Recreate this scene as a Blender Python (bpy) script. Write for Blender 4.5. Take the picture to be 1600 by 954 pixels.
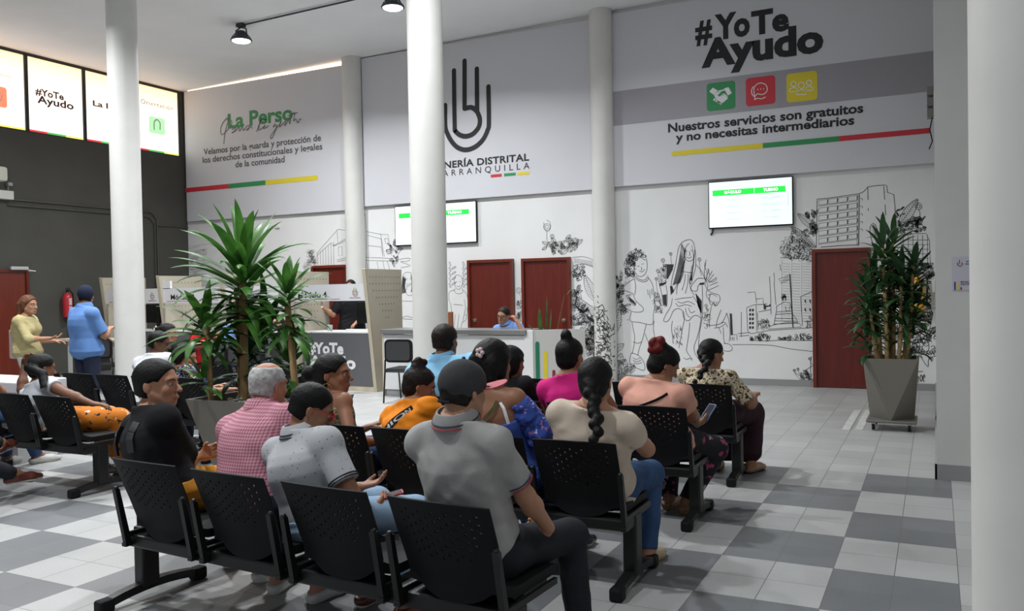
import bpy, bmesh, math, random
import numpy as np
from mathutils import Vector, Matrix
for _o in list(bpy.data.objects): bpy.data.objects.remove(_o)
S=bpy.context.scene; C=S.collection
random.seed(7); rng=np.random.RandomState(5)
PI=math.pi
# ---------------------------------------------------------------- camera
YAW,PIT,ROL=[math.radians(a) for a in (26.675,-1.094,-1.056)]
FPX=1317.7; CH=1.54
Fv=np.array([-math.sin(YAW)*math.cos(PIT),math.cos(YAW)*math.cos(PIT),math.sin(PIT)])
R0=np.array([math.cos(YAW),math.sin(YAW),0]); U0=np.cross(R0,Fv)
Rv=math.cos(ROL)*R0+math.sin(ROL)*U0; Uv=-math.sin(ROL)*R0+math.cos(ROL)*U0
cam=bpy.data.cameras.new('camera'); co=bpy.data.objects.new('camera',cam); C.objects.link(co)
co.matrix_world=Matrix(((Rv[0],Uv[0],-Fv[0],0),(Rv[1],Uv[1],-Fv[1],0),(Rv[2],Uv[2],-Fv[2],CH),(0,0,0,1)))
cam.sensor_width=36; cam.lens=36*FPX/1600; cam.clip_start=.05; cam.clip_end=100
S.camera=co
# ---------------------------------------------------------------- light and exposure
S.view_settings.view_transform='Standard'; S.view_settings.look='None'
S.view_settings.gamma=1; S.view_settings.use_curve_mapping=False
S.view_settings.exposure=EXPO if 'EXPO' in globals() else 0.0
LAMP_W=138      # each high-bay lamp
WIN_E=1.5       # daylight through the printed window sheets
wd=bpy.data.worlds.new('daylight'); S.world=wd; wd.use_nodes=True
wd.node_tree.nodes['Background'].inputs[0].default_value=(.86,.93,1,1)
wd.node_tree.nodes['Background'].inputs[1].default_value=.36
S.cycles.max_bounces=6; S.cycles.diffuse_bounces=4; S.cycles.sample_clamp_indirect=4
# ---------------------------------------------------------------- measuring helpers: a pixel of the photo becomes a point on a real plane
def ray(x,y): return Fv+Rv*(x-800)/FPX-Uv*(y-477)/FPX
def onY(x,y,Y): d=ray(x,y); q=d*Y/d[1]; q[2]+=CH; return Vector(q)
def onX(x,y,X): d=ray(x,y); q=d*X/d[0]; q[2]+=CH; return Vector(q)
def onZ(x,y,z=0): d=ray(x,y); q=d*(z-CH)/d[2]; q[2]+=CH; return Vector(q)
W=13.25; HC=6.2; XL=-14.5
def ceil_z(x): return 6.145+.0145*x   # the ceiling rises slightly from left to right
# ---------------------------------------------------------------- materials
MATS={}
def mat(name,col,rough=.6,metal=0,bump=0,bscale=60,emit=None,var=0,vscale=8,spec=.5,dist=.004):
    if name in MATS: return MATS[name]
    m=bpy.data.materials.new(name); m.use_nodes=True; n=m.node_tree.nodes; l=m.node_tree.links
    b=n['Principled BSDF']; b.inputs['Base Color'].default_value=(*col,1)
    b.inputs['Roughness'].default_value=rough; b.inputs['Metallic'].default_value=metal
    b.inputs['Specular IOR Level'].default_value=spec
    if emit: b.inputs['Emission Color'].default_value=(*emit[0],1); b.inputs['Emission Strength'].default_value=emit[1]
    if bump or var:
        tc=n.new('ShaderNodeTexCoord')
        if bump:
            no=n.new('ShaderNodeTexNoise'); no.inputs['Scale'].default_value=bscale; no.inputs['Detail'].default_value=4
            bu=n.new('ShaderNodeBump'); bu.inputs['Strength'].default_value=bump; bu.inputs['Distance'].default_value=dist
            l.new(tc.outputs['Object'],no.inputs['Vector']); l.new(no.outputs[0],bu.inputs['Height']); l.new(bu.outputs[0],b.inputs['Normal'])
        if var:
            n2=n.new('ShaderNodeTexNoise'); n2.inputs['Scale'].default_value=vscale; n2.inputs['Detail'].default_value=5
            mr=n.new('ShaderNodeMapRange'); mr.inputs[1].default_value=.3; mr.inputs[2].default_value=.7; mr.inputs[3].default_value=1-var; mr.inputs[4].default_value=1+var
            mx=n.new('ShaderNodeMix'); mx.data_type='RGBA'; mx.blend_type='MULTIPLY'; mx.inputs[0].default_value=1
            mx.inputs[6].default_value=(*col,1)
            l.new(tc.outputs['Object'],n2.inputs['Vector']); l.new(n2.outputs[0],mr.inputs[0]); l.new(mr.outputs[0],mx.inputs[7]); l.new(mx.outputs[2],b.inputs['Base Color'])
    MATS[name]=m; return m
def ramp_mat(name,tex,scale,stops,rough=.75,detail=3,stretch=(1,1,1),interp='CONSTANT',dist=0):
    """a printed or woven pattern: one texture through a colour ramp"""
    if name in MATS: return MATS[name]
    m=bpy.data.materials.new(name); m.use_nodes=True; n=m.node_tree.nodes; l=m.node_tree.links; b=n['Principled BSDF']
    tc=n.new('ShaderNodeTexCoord'); mp=n.new('ShaderNodeMapping'); mp.inputs['Scale'].default_value=stretch
    l.new(tc.outputs['Object'],mp.inputs['Vector'])
    if tex=='noise': t=n.new('ShaderNodeTexNoise'); t.inputs['Scale'].default_value=scale; t.inputs['Detail'].default_value=detail; o=t.outputs[0]
    elif tex=='voronoi': t=n.new('ShaderNodeTexVoronoi'); t.inputs['Scale'].default_value=scale; o=t.outputs['Color']
    elif tex=='spots': t=n.new('ShaderNodeTexVoronoi'); t.inputs['Scale'].default_value=scale; o=t.outputs['Distance']
    elif tex=='wave': t=n.new('ShaderNodeTexWave'); t.inputs['Scale'].default_value=scale; t.inputs['Distortion'].default_value=dist; t.inputs['Detail'].default_value=detail; o=t.outputs[0]
    l.new(mp.outputs[0],t.inputs['Vector'])
    r=n.new('ShaderNodeValToRGB'); r.color_ramp.interpolation=interp
    e=r.color_ramp.elements
    while len(e)<len(stops): e.new(.5)
    for k,(p,c) in enumerate(stops): e[k].position=p; e[k].color=(*c,1)
    if tex=='voronoi':
        sp=n.new('ShaderNodeSeparateColor'); l.new(o,sp.inputs[0]); o=sp.outputs[0]
    l.new(o,r.inputs[0]); l.new(r.outputs[0],b.inputs['Base Color']); b.inputs['Roughness'].default_value=rough
    MATS[name]=m; return m
white_wall=mat('white_wall_paint',(.76,.76,.75),.7,bump=.12,bscale=25,var=.03,vscale=1.5)
column_paint=mat('column_paint',(.66,.65,.62),.55,bump=.15,bscale=12,var=.04,vscale=3)
ceil_paint=mat('ceiling_paint',(.86,.86,.87),.8,bump=.2,bscale=6,var=.03,vscale=1)
dark_wall=mat('dark_grey_wall_paint',(.062,.06,.052),.7,bump=.2,bscale=30,var=.08,vscale=2)
base_paint=mat('grey_baseboard_paint',(.27,.27,.27),.6)
black_pl=mat('black_plastic',(.010,.010,.011),.6,spec=.14,bump=.15,bscale=300,dist=.001)
black_mt=mat('black_painted_steel',(.009,.009,.009),.4,spec=.35)
black_fab=mat('black_fabric',(.014,.014,.016),.85,bump=.3,bscale=200)
ink=mat('black_ink',(.012,.012,.014),.6)
linem=mat('mural_ink',(.03,.03,.03),.7)
red_p=mat('red_print',(.55,.03,.045),.55); green_p=mat('green_print',(.025,.26,.085),.55); yellow_p=mat('yellow_print',(.72,.58,.03),.55)
white_p=mat('white_print',(.8,.8,.8),.55)
banner_m=mat('banner_vinyl',(.62,.62,.655),.5,bump=.08,bscale=3,dist=.01,var=.02,vscale=.7)
band_m=mat('grey_violet_band',(.33,.32,.35),.5)
door_m=None
# ---------------------------------------------------------------- object helpers
def tag(o,label=None,cat=None,group=None,kind=None):
    if label: o['label']=label
    if cat: o['category']=cat
    if group: o['group']=group
    if kind: o['kind']=kind
    return o
def empty(name,loc,label,cat,group=None,rz=0):
    o=bpy.data.objects.new(name,None); o.empty_display_size=.1; C.objects.link(o); o.location=loc; o.rotation_euler=(0,0,rz)
    return tag(o,label,cat,group)
def link(name,me,parent=None,m=None,smooth=False):
    o=bpy.data.objects.new(name,me); C.objects.link(o)
    if m is not None and len(me.materials)==0: me.materials.append(m)
    if parent: o.parent=parent
    if smooth: me.polygons.foreach_set('use_smooth',[True]*len(me.polygons))
    return o
class MB:
    """collects shapes into one mesh"""
    def __init__(s): s.v=[]; s.f=[]
    def add(s,vs,fs):
        n=len(s.v); s.v+= [tuple(v) for v in vs]; s.f+=[tuple(i+n for i in f) for f in fs]; return s
    def box(s,a,b,bev=0,M=None):
        x0,y0,z0=a; x1,y1,z1=b
        if bev:
            bm=bmesh.new(); bmesh.ops.create_cube(bm,size=1)
            for v in bm.verts: v.co=Vector(((x0+x1)/2+v.co.x*(x1-x0),(y0+y1)/2+v.co.y*(y1-y0),(z0+z1)/2+v.co.z*(z1-z0)))
            bmesh.ops.bevel(bm,geom=bm.edges[:],offset=bev,segments=2,affect='EDGES',profile=.5)
            if M: bm.transform(M)
            bm.verts.ensure_lookup_table(); bm.verts.index_update()
            s.add([v.co for v in bm.verts],[[v.index for v in f.verts] for f in bm.faces]); bm.free(); return s
        vs=[Vector(p) for p in ((x0,y0,z0),(x1,y0,z0),(x1,y1,z0),(x0,y1,z0),(x0,y0,z1),(x1,y0,z1),(x1,y1,z1),(x0,y1,z1))]
        if M: vs=[M@v for v in vs]
        return s.add(vs,[(0,3,2,1),(4,5,6,7),(0,1,5,4),(1,2,6,5),(2,3,7,6),(3,0,4,7)])
    def tube(s,pts,r,n=10,caps=True):
        pts=[Vector(p) for p in pts]; rr=r if isinstance(r,(list,tuple)) else [r]*len(pts)
        t0=(pts[1]-pts[0]).normalized(); up=Vector((0,0,1)) if abs(t0.z)<.9 else Vector((1,0,0))
        x=t0.cross(up).normalized(); vs=[]
        for i,p in enumerate(pts):
            t=((pts[min(i+1,len(pts)-1)]-pts[max(i-1,0)])).normalized()
            x=(x-t*x.dot(t)).normalized(); y=t.cross(x)
            for k in range(n):
                a=2*PI*k/n; vs.append(p+(x*math.cos(a)+y*math.sin(a))*rr[i])
        fs=[(i*n+k,i*n+(k+1)%n,(i+1)*n+(k+1)%n,(i+1)*n+k) for i in range(len(pts)-1) for k in range(n)]
        if caps: fs+=[tuple(range(n-1,-1,-1)),tuple((len(pts)-1)*n+k for k in range(n))]
        return s.add(vs,fs)
    def lathe(s,prof,c=(0,0,0),n=32,caps=True):
        vs=[(c[0]+r*math.cos(2*PI*k/n),c[1]+r*math.sin(2*PI*k/n),c[2]+z) for r,z in prof for k in range(n)]
        fs=[(i*n+k,i*n+(k+1)%n,(i+1)*n+(k+1)%n,(i+1)*n+k) for i in range(len(prof)-1) for k in range(n)]
        if caps: fs+=[tuple(range(n-1,-1,-1)),tuple((len(prof)-1)*n+k for k in range(n))]
        return s.add(vs,fs)
    def ball(s,c,r,n=10,M=None):
        r=r if isinstance(r,(list,tuple)) else (r,r,r); vs=[];fs=[]
        for i in range(n+1):
            th=PI*i/n
            for k in range(2*n):
                a=PI*k/n; v=Vector((r[0]*math.sin(th)*math.cos(a),r[1]*math.sin(th)*math.sin(a),r[2]*math.cos(th)))
                if M: v=M@v
                vs.append(v+Vector(c))
        m=2*n
        fs=[(i*m+k,(i+1)*m+k,(i+1)*m+(k+1)%m,i*m+(k+1)%m) for i in range(n) for k in range(m)]
        return s.add(vs,fs)
    def prism(s,poly,h0,h1,axis='z'):
        n=len(poly)
        def p(a,b,h): return (a,b,h) if axis=='z' else ((a,h,b) if axis=='y' else (h,a,b))
        vs=[p(a,b,h0) for a,b in poly]+[p(a,b,h1) for a,b in poly]
        return s.add(vs,[tuple(range(n-1,-1,-1)),tuple(range(n,2*n))]+[(i,(i+1)%n,n+(i+1)%n,n+i) for i in range(n)])
    def mesh(s,name,m=None):
        me=bpy.data.meshes.new(name); me.from_pydata(s.v,[],s.f); me.update()
        bm=bmesh.new(); bm.from_mesh(me); bmesh.ops.recalc_face_normals(bm,faces=bm.faces[:]); bm.to_mesh(me); bm.free()
        if m: me.materials.append(m)
        return me
    def build(s,name,m,parent=None,smooth=False,label=None):
        o=link(name,s.mesh(name,m),parent,None,False)
        if smooth:
            me=o.data; me.polygons.foreach_set('use_smooth',[True]*len(me.polygons))
            try: me.set_sharp_from_angle(angle=math.radians(42))
            except Exception: pass
        if label: o['label']=label
        return o
def struct(name,mb,m,**k): 
    o=mb.build(name,m,**k); o['kind']='structure'; return o
def rrect(x0,x1,z0,z1,r,n=5):
    out=[]
    for cx,cz,a0 in ((x1-r,z0+r,-90),(x1-r,z1-r,0),(x0+r,z1-r,90),(x0+r,z0+r,180)):
        for k in range(n+1):
            a=math.radians(a0+90*k/n); out.append((cx+r*math.cos(a),cz+r*math.sin(a)))
    return out
# ---------------------------------------------------------------- drawing on planes
def plane_pt(pl,px,py): return onY(px,py,pl[1]) if pl[0]=='Y' else onX(px,py,pl[1])
def to2(pl,v): return (v.x,v.z) if pl[0]=='Y' else (v.y,v.z)
def to3(pl,u,z,d=0): return (u,pl[1]-d,z) if pl[0]=='Y' else (pl[1]+d,u,z)
def catmull(p,n=4):
    if len(p)<3: return p
    q=[p[0]]+list(p)+[p[-1]]; out=[]
    for i in range(1,len(q)-2):
        a,b,c,d=q[i-1],q[i],q[i+1],q[i+2]
        for k in range(n):
            t=k/n
            out.append(tuple(.5*((2*b[j])+(c[j]-a[j])*t+(2*a[j]-5*b[j]+4*c[j]-d[j])*t*t+(-a[j]+3*b[j]-3*c[j]+d[j])*t**3) for j in range(2)))
    out.append(tuple(p[-1])); return out
def ribbon(mb,pl,pts,w,d=0,caps=False):
    """pts are (u,z) on the plane, a stroke of width w"""
    q=[pts[0]]
    for p in pts[1:]:
        if math.hypot(p[0]-q[-1][0],p[1]-q[-1][1])>1e-4: q.append(p)
    if len(q)<2: return
    vs=[];n=len(q)
    for i in range(n):
        a=q[max(i-1,0)];b=q[min(i+1,n-1)];tx,tz=b[0]-a[0],b[1]-a[1];L=math.hypot(tx,tz) or 1
        nx,nz=-tz/L*w/2,tx/L*w/2
        vs+=[to3(pl,q[i][0]+nx,q[i][1]+nz,d),to3(pl,q[i][0]-nx,q[i][1]-nz,d)]
    mb.add(vs,[(2*i,2*i+1,2*i+3,2*i+2) for i in range(n-1)])
    if caps:
        for e in (q[0],q[-1]):
            mb.add([to3(pl,e[0]+w/2*math.cos(2*PI*k/12),e[1]+w/2*math.sin(2*PI*k/12),d+.0004) for k in range(12)],[tuple(range(12))])
def stroke(mb,pl,pix,w,smooth=True,d=0,caps=False,crop=None):
    if crop: ox,oy,s=crop; pix=[(ox+x/s,oy+y/s) for x,y in pix]
    p=[to2(pl,plane_pt(pl,*q)) for q in pix]
    if smooth: p=catmull(p)
    ribbon(mb,pl,p,w,d,caps)
def fillpoly(mb,pl,pix,d=0,crop=None):
    if crop: ox,oy,s=crop; pix=[(ox+x/s,oy+y/s) for x,y in pix]
    p=[to2(pl,plane_pt(pl,*q)) for q in pix]
    mb.add([to3(pl,u,z,d) for u,z in p],[tuple(range(len(p)))])
def text_mesh(s,bold=0,shear=0,space=1):
    cu=bpy.data.curves.new('t','FONT'); cu.body=s; cu.offset=bold; cu.resolution_u=3; cu.shear=shear; cu.space_character=space
    o=bpy.data.objects.new('t',cu); C.objects.link(o); bpy.context.view_layer.update()
    me=bpy.data.meshes.new_from_object(o.evaluated_get(bpy.context.evaluated_depsgraph_get()))
    vs=[tuple(v.co) for v in me.vertices]; fs=[tuple(p.vertices) for p in me.polygons]
    bpy.data.objects.remove(o); bpy.data.curves.remove(cu); bpy.data.meshes.remove(me)
    return vs,fs
_cap={}
def lettering(parent,s,pl,L,R,cap,m,bold=0,d=.004,name='lettering',shear=0,space=1,world=False):
    """text with its baseline from L to R (pixels on plane pl) and capital height cap (pixels)"""
    vs,fs=text_mesh(s,bold,shear,space)
    if not _cap: 
        v,_=text_mesh('H'); _cap['h']=max(a[1] for a in v)
    x0=min(v[0] for v in vs);x1=max(v[0] for v in vs)
    if world: (u0,z0),(u1,z1)=L,R; ch=cap
    else:
        u0,z0=to2(pl,plane_pt(pl,*L)); u1,z1=to2(pl,plane_pt(pl,*R))
        mx,my=(L[0]+R[0])/2,(L[1]+R[1])/2
        ch=plane_pt(pl,mx,my-cap).z-plane_pt(pl,mx,my).z
    sx=(u1-u0)/(x1-x0); sz=ch/_cap['h']; zb=(z0+z1)/2
    mb=MB(); mb.add([to3(pl,u0+(v[0]-x0)*sx,zb+v[1]*sz,d) for v in vs],fs)
    me=bpy.data.meshes.new(name); me.from_pydata(mb.v,[],mb.f); me.materials.append(m)
    return link(name,me,parent)
# ================================================================ SETTING
# floor: plain pale tiles, with a chequered carpet of cells of 2 x 2 tiles in the waiting area
def floor_material():
    m=bpy.data.materials.new('terrazzo_tiles'); m.use_nodes=True; n=m.node_tree.nodes; l=m.node_tree.links; b=n['Principled BSDF']
    def M(op,a,c=None,d=None):
        q=n.new('ShaderNodeMath'); q.operation=op
        for i,v in enumerate((a,c,d)):
            if v is None: continue
            if isinstance(v,(int,float)): q.inputs[i].default_value=v
            else: l.new(v,q.inputs[i])
        return q.outputs[0]
    g=n.new('ShaderNodeNewGeometry'); sp=n.new('ShaderNodeSeparateXYZ'); l.new(g.outputs['Position'],sp.inputs[0])
    X,Y=sp.outputs[0],sp.outputs[1]
    cx=M('DIVIDE',M('SUBTRACT',.095,X),.6); cy=M('DIVIDE',M('SUBTRACT',7.34,Y),.63)
    par=M('MODULO',M('ADD',M('FLOOR',cx),M('FLOOR',cy)),2)
    par=M('ABSOLUTE',par)
    dark=M('LESS_THAN',par,.5)
    inside=M('MULTIPLY',M('GREATER_THAN',cx,0),M('GREATER_THAN',cy,0))
    dark=M('MULTIPLY',dark,inside)
    fx=M('FRACT',M('MULTIPLY',cx,2)); fy=M('FRACT',M('MULTIPLY',cy,2))
    def edge(f,w): return M('MINIMUM',M('GREATER_THAN',f,w),M('LESS_THAN',f,1-w))
    tile=M('MULTIPLY',edge(fx,.007),edge(fy,.006))
    # each tile a slightly different tone
    cmb=n.new('ShaderNodeCombineXYZ'); l.new(M('FLOOR',M('MULTIPLY',cx,2)),cmb.inputs[0]); l.new(M('FLOOR',M('MULTIPLY',cy,2)),cmb.inputs[1])
    wn=n.new('ShaderNodeTexWhiteNoise'); wn.noise_dimensions='2D'; l.new(cmb.outputs[0],wn.inputs['Vector'])
    tone=M('MULTIPLY_ADD',wn.outputs[0],.16,.92)
    sn=n.new('ShaderNodeTexNoise'); sn.inputs['Scale'].default_value=140; sn.inputs['Detail'].default_value=2; l.new(g.outputs['Position'],sn.inputs['Vector'])
    speck=M('MULTIPLY_ADD',sn.outputs[0],.5,.75)
    big=n.new('ShaderNodeTexNoise'); big.inputs['Scale'].default_value=1.6; big.inputs['Detail'].default_value=6; l.new(g.outputs['Position'],big.inputs['Vector'])
    dirt=M('MULTIPLY_ADD',big.outputs[0],.35,.82)
    k=M('MULTIPLY',M('MULTIPLY',tone,speck),dirt)
    mx=n.new('ShaderNodeMix'); mx.data_type='RGBA'; l.new(dark,mx.inputs[0]); mx.inputs[6].default_value=(.40,.40,.395,1); mx.inputs[7].default_value=(.165,.17,.177,1)
    mk=n.new('ShaderNodeMix'); mk.data_type='RGBA'; mk.blend_type='MULTIPLY'; mk.inputs[0].default_value=1; l.new(mx.outputs[2],mk.inputs[6]); l.new(k,mk.inputs[7])
    mj=n.new('ShaderNodeMix'); mj.data_type='RGBA'; l.new(tile,mj.inputs[0]); mj.inputs[6].default_value=(.13,.13,.125,1); l.new(mk.outputs[2],mj.inputs[7])
    l.new(mj.outputs[2],b.inputs['Base Color']); b.inputs['Roughness'].default_value=.42; b.inputs['Specular IOR Level'].default_value=.4
    bu=n.new('ShaderNodeBump'); bu.inputs['Strength'].default_value=.15; bu.inputs['Distance'].default_value=.002; l.new(sn.outputs[0],bu.inputs['Height']); l.new(bu.outputs[0],b.inputs['Normal'])
    return m
struct('floor',MB().box((XL-.2,-3,-.1),(3.2,W+.2,0)),floor_material())
struct('ceiling',MB().prism([(XL-.2,ceil_z(XL-.2)),(3.2,ceil_z(3.2)),(3.2,HC+.25),(XL-.2,HC+.25)],-3,W+.2,'y'),ceil_paint)
wall_back=struct('wall_back',MB().box((XL-.2,W,0),(3.2,W+.2,HC)),white_wall)
wl_y0=-3
# left wall with an opening strip for the printed windows
zb=4.52; zt=5.905
mb=MB().box((XL-.2,-3,0),(XL,W,zb)).box((XL-.2,-3,zt),(XL,W,HC)).box((XL-.2,W-.14,zb),(XL,W,zt)).box((XL-.2,-3,zb),(XL,5.5,zt))
wall_left=struct('wall_left',mb,dark_wall)
struct('wall_right',MB().box((0,7.33,0),(3.2,W,HC)),mat('right_wall_paint',(.60,.60,.575),.65,bump=.2,bscale=14,var=.04,vscale=2))
struct('wall_front_side',MB().box((3,-3,0),(3.2,7.33,HC)),white_wall)
struct('baseboard_back',MB().box((XL,W-.015,0),(-1.66,W,.1)).box((-.8,W-.015,0),(0,W,.1)),base_paint)
struct('baseboard_right',MB().box((-.015,7.315,0),(0,W-.02,.12)).box((-.015,7.315,0),(3,7.33,.12)),base_paint)
struct('baseboard_left',MB().box((XL,-3,0),(XL+.015,W-.02,.1)),base_paint)
# columns
def column(name,x,y,r,z1=HC):
    return struct(name,MB().lathe([(r,0),(r,z1)],(x,y,0),64),column_paint,smooth=True)
column('trim_1',-5.04,8.0,.197); column('trim_2',-9.91,8.0,.197); column('trim_3',.305,3.0,.21)
cA=column('trim_4',-4.87,W-.14,.185); cB=column('trim_5',-9.92,W-.14,.185)
# windows high on the left wall: translucent printed sheets lit by the daylight behind them
def win_mat():
    m=bpy.data.materials.new('backlit_sheet'); m.use_nodes=True; n=m.node_tree.nodes; l=m.node_tree.links; b=n['Principled BSDF']
    b.inputs['Base Color'].default_value=(.8,.8,.78,1); b.inputs['Roughness'].default_value=.5
    g=n.new('ShaderNodeNewGeometry'); s=n.new('ShaderNodeSeparateXYZ'); l.new(g.outputs['Position'],s.inputs[0])
    mr=n.new('ShaderNodeMapRange'); mr.inputs[1].default_value=zb+.35; mr.inputs[2].default_value=zt; l.new(s.outputs[2],mr.inputs[0])
    mx=n.new('ShaderNodeMix'); mx.data_type='RGBA'; mx.inputs[6].default_value=(1,.99,.97,1); mx.inputs[7].default_value=(1,.58,.26,1); l.new(mr.outputs[0],mx.inputs[0])
    b.inputs['Emission Strength'].default_value=WIN_E; l.new(mx.outputs[2],b.inputs['Emission Color']); return m
sheet=win_mat()
frame_m=mat('dark_window_frame',(.02,.02,.02),.5)
pl_w=('X',XL-.03)
ys=[6.2,7.75]+[onX(q,150,XL-.03).y for q in (41,131,204.5,279)]
bandmats=[red_p,green_p,yellow_p]
glowp=lambda nm,c,e:mat(nm,c,.5,emit=(c,e))
lit=[glowp('backlit_red',(.75,.05,.06),.9),glowp('backlit_green',(.1,.5,.1),.9),glowp('backlit_yellow',(.95,.8,.15),1.2)]
inkb=mat('backlit_brown_ink',(.10,.05,.045),.6)
for i in range(len(ys)-1):
    a,b=ys[i]+.02,ys[i+1]-.02
    w=MB().box((XL-.06,a,zb+.02),(XL-.04,b,zt-.02)).build('window_%d'%(i+1),sheet); w['kind']='structure'
    f=MB()
    for bx in (((XL-.07,a-.02,zb),(XL-.01,a+.012,zt)),((XL-.07,b-.012,zb),(XL-.01,b+.02,zt)),((XL-.07,a,zb),(XL-.01,b,zb+.02)),((XL-.07,a,zt-.02),(XL-.01,b,zt))): f.box(*bx)
    f.build('window_frame',frame_m,w)
    L=b-a
    for k in range(3):
        order=k if i!=2 else k
        MB().box((XL-.04,a+L*k/3,zb+.022),(XL-.034,a+L*(k+1)/3,zb+.06)).build('colour_band',lit[k],w)
    if i==1: 
        lettering(w,'necesitan',pl_w,(-12,118),(17.5,119.5),4,mat('backlit_grey_ink',(.3,.3,.3),.6),name='lettering')
        MB().prism(rrect(*sorted((onX(-14,150,XL-.03).y,onX(11,150,XL-.03).y)),onX(5,168,XL-.03).z,onX(5,136,XL-.03).z,.05),XL-.04,XL-.034,'x').build('icon',glowp('backlit_orange',(1,.2,.1),1.2),w)
        mm=MB(); stroke(mm,pl_w,[(-8,152),(-2,143),(3,150),(-2,160),(-8,152)],.02,d=.0); mm.build('icon_drawing',white_p,w)
    if i==2:
        lettering(w,'#YoTe',pl_w,(55,149),(99.5,155),10,inkb,bold=.03); lettering(w,'Ayudo',pl_w,(58,162),(115,169.5),11,inkb,bold=.03)
    if i==3: lettering(w,'La Perso',pl_w,(145,166),(204,176),8,inkb,bold=.03)
    if i==4:
        lettering(w,'Orientacion',pl_w,(220,162),(270,172),7,mat('backlit_dark_grey_ink',(.2,.2,.2),.6),space=1.1)
        y0,y1=onX(233,195,XL-.03).y,onX(258,195,XL-.03).y; z0,z1=onX(245,209,XL-.03).z,onX(245,183,XL-.03).z
        MB().prism(rrect(y0,y1,z0,z1,.05),XL-.04,XL-.034,'x').build('icon',glowp('backlit_pale_green',(.45,.95,.45),.9),w)
        mm=MB(); stroke(mm,pl_w,[(241,203),(241,191),(245,187),(250,192),(250,203)],.035); mm.build('icon_drawing',white_p,w)
# ---- doors
def wood(name,col):
    m=mat(name,col,.32,spec=.5); n=m.node_tree.nodes; l=m.node_tree.links; b=n['Principled BSDF']
    tc=n.new('ShaderNodeTexCoord'); mp=n.new('ShaderNodeMapping'); mp.inputs['Scale'].default_value=(6,6,.5)
    no=n.new('ShaderNodeTexNoise'); no.inputs['Scale'].default_value=3; no.inputs['Detail'].default_value=7; no.inputs['Distortion'].default_value=1.2
    r=n.new('ShaderNodeValToRGB'); r.color_ramp.elements[0].position=.3; r.color_ramp.elements[0].color=(*[c*.78 for c in col],1); r.color_ramp.elements[1].position=.75; r.color_ramp.elements[1].color=(*[c*1.25 for c in col],1)
    l.new(tc.outputs['Object'],mp.inputs[0]); l.new(mp.outputs[0],no.inputs[0]); l.new(no.outputs[0],r.inputs[0]); l.new(r.outputs[0],b.inputs['Base Color']); return m
mahog=wood('varnished_mahogany',(.115,.013,.007)); mahog2=wood('mahogany_frame',(.14,.022,.011))
knob_m=mat('polished_brass_steel',(.55,.52,.45),.2,1)
def door_back(i,x0,x1,zt_,knob=1,dark=False):
    o=empty('door_%d'%i,((x0+x1)/2,W-.03,0),None,None); o['kind']='structure'; c=(x0+x1)/2; h=(x1-x0)/2
    MB().box((-h+.05,-.01,.01),(h-.05,.025,zt_-.05)).build('door_panel',mahog,o)
    MB().box((-h,-.05,0),(-h+.05,.03,zt_)).box((h-.05,-.05,0),(h,.03,zt_)).box((-h+.05,-.05,zt_-.05),(h-.05,.03,zt_)).build('door_frame',mahog2,o)
    if knob:
        kx=(h-.13) if knob>0 else (-h+.13)
        MB().lathe([(.032,0),(.032,.008),(.012,.012),(.012,.035),(.026,.045),(.03,.06),(.02,.075),(0.002,.078)],n=20).build('door_handle',knob_m,o,True).matrix_local=Matrix.Translation((kx,-.01,1.0))@Matrix.Rotation(PI/2,4,'X')
    return o
door_back(1,-1.635,-.83,2.05,knob=0)
door_back(2,-7.51,-6.6,2.075,knob=-1); door_back(3,-6.43,-5.52,2.07,knob=1); door_back(4,-11.07,-10.19,2.08,knob=0)
# door in the left wall
o=empty('door_5',(XL+.03,9.1,0),None,None); o['kind']='structure'
MB().box((-.02,-.43,.01),(.01,.43,2.0)).build('door_panel',mahog2,o)
MB().box((-.03,-.48,0),(.04,-.43,2.05)).box((-.03,.43,0),(.04,.48,2.05)).box((-.03,-.43,2.0),(.04,.43,2.05)).build('door_frame',mahog,o)
MB().box((.04,.12,2.04),(.1,.44,2.1),.01).tube([(.07,.4,2.05),(.12,.55,2.02),(.05,.46,2.02)],.008).build('door_closer',mat('pale_metal',(.6,.6,.6),.4,.6),o)
# ================================================================ WALL BANNERS
YB=W-.07; PB=('Y',YB)
def banner(px,label,name='wall_banner'):
    """px: top-left, top-right, bottom-left, bottom-right corners in the photo; a rectangle on the wall"""
    a=[onY(*q,YB) for q in px]; x0=(a[0].x+a[2].x)/2; x1=(a[1].x+a[3].x)/2; z1=min((a[0].z+a[1].z)/2,ceil_z(x0)-.02 if px[0][0]>400 else 5.92); z0=(a[2].z+a[3].z)/2
    o=empty(name,((x0+x1)/2,YB,z0),label,'banner','printed banners high on the back wall'); o.rotation_euler=(0,0,0)
    h=MB().box((x0,YB,z0),(x1,YB+.05,z1)); ob=h.build('panel',banner_m,o); ob.location=-o.location
    return o,x0,x1,z0,z1
class Shift: pass
def onb(o,child): child.location=-Vector(o.location); return child
bl,x0,x1,z0,z1=banner([(289,146),(541,96),(291,345),(544,329)],'wide pale banner with green La Perso heading, leftmost on the back wall')
gp=MB().prism([(-14.35,5.905),(-10.12,5.925),(-10.12,ceil_z(-10.12)-.003),(-14.35,ceil_z(-14.35)-.003)],W-.05,W-.01,'y').build('window_7',mat('bright_daylight_slot',(.8,.7,.6),.6,emit=((1,.72,.48),2.6)),None); gp['kind']='structure'
L_=lambda *a,**k: onb(bl,lettering(bl,*a,**k))
L_('La Perso',PB,(356.4,200.9),(457.7,185.8),22,green_p,bold=.03,d=.003)
g=mat('grey_brown_ink',(.09,.085,.085),.6)
L_('Velamos por la guarda y protección de',PB,(318.4,243),(501.7,218.2),9.5,g,bold=.018)
L_('los derechos constitucionales y legales',PB,(316.8,255.6),(503.9,232),9.5,g,bold=.018)
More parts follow.
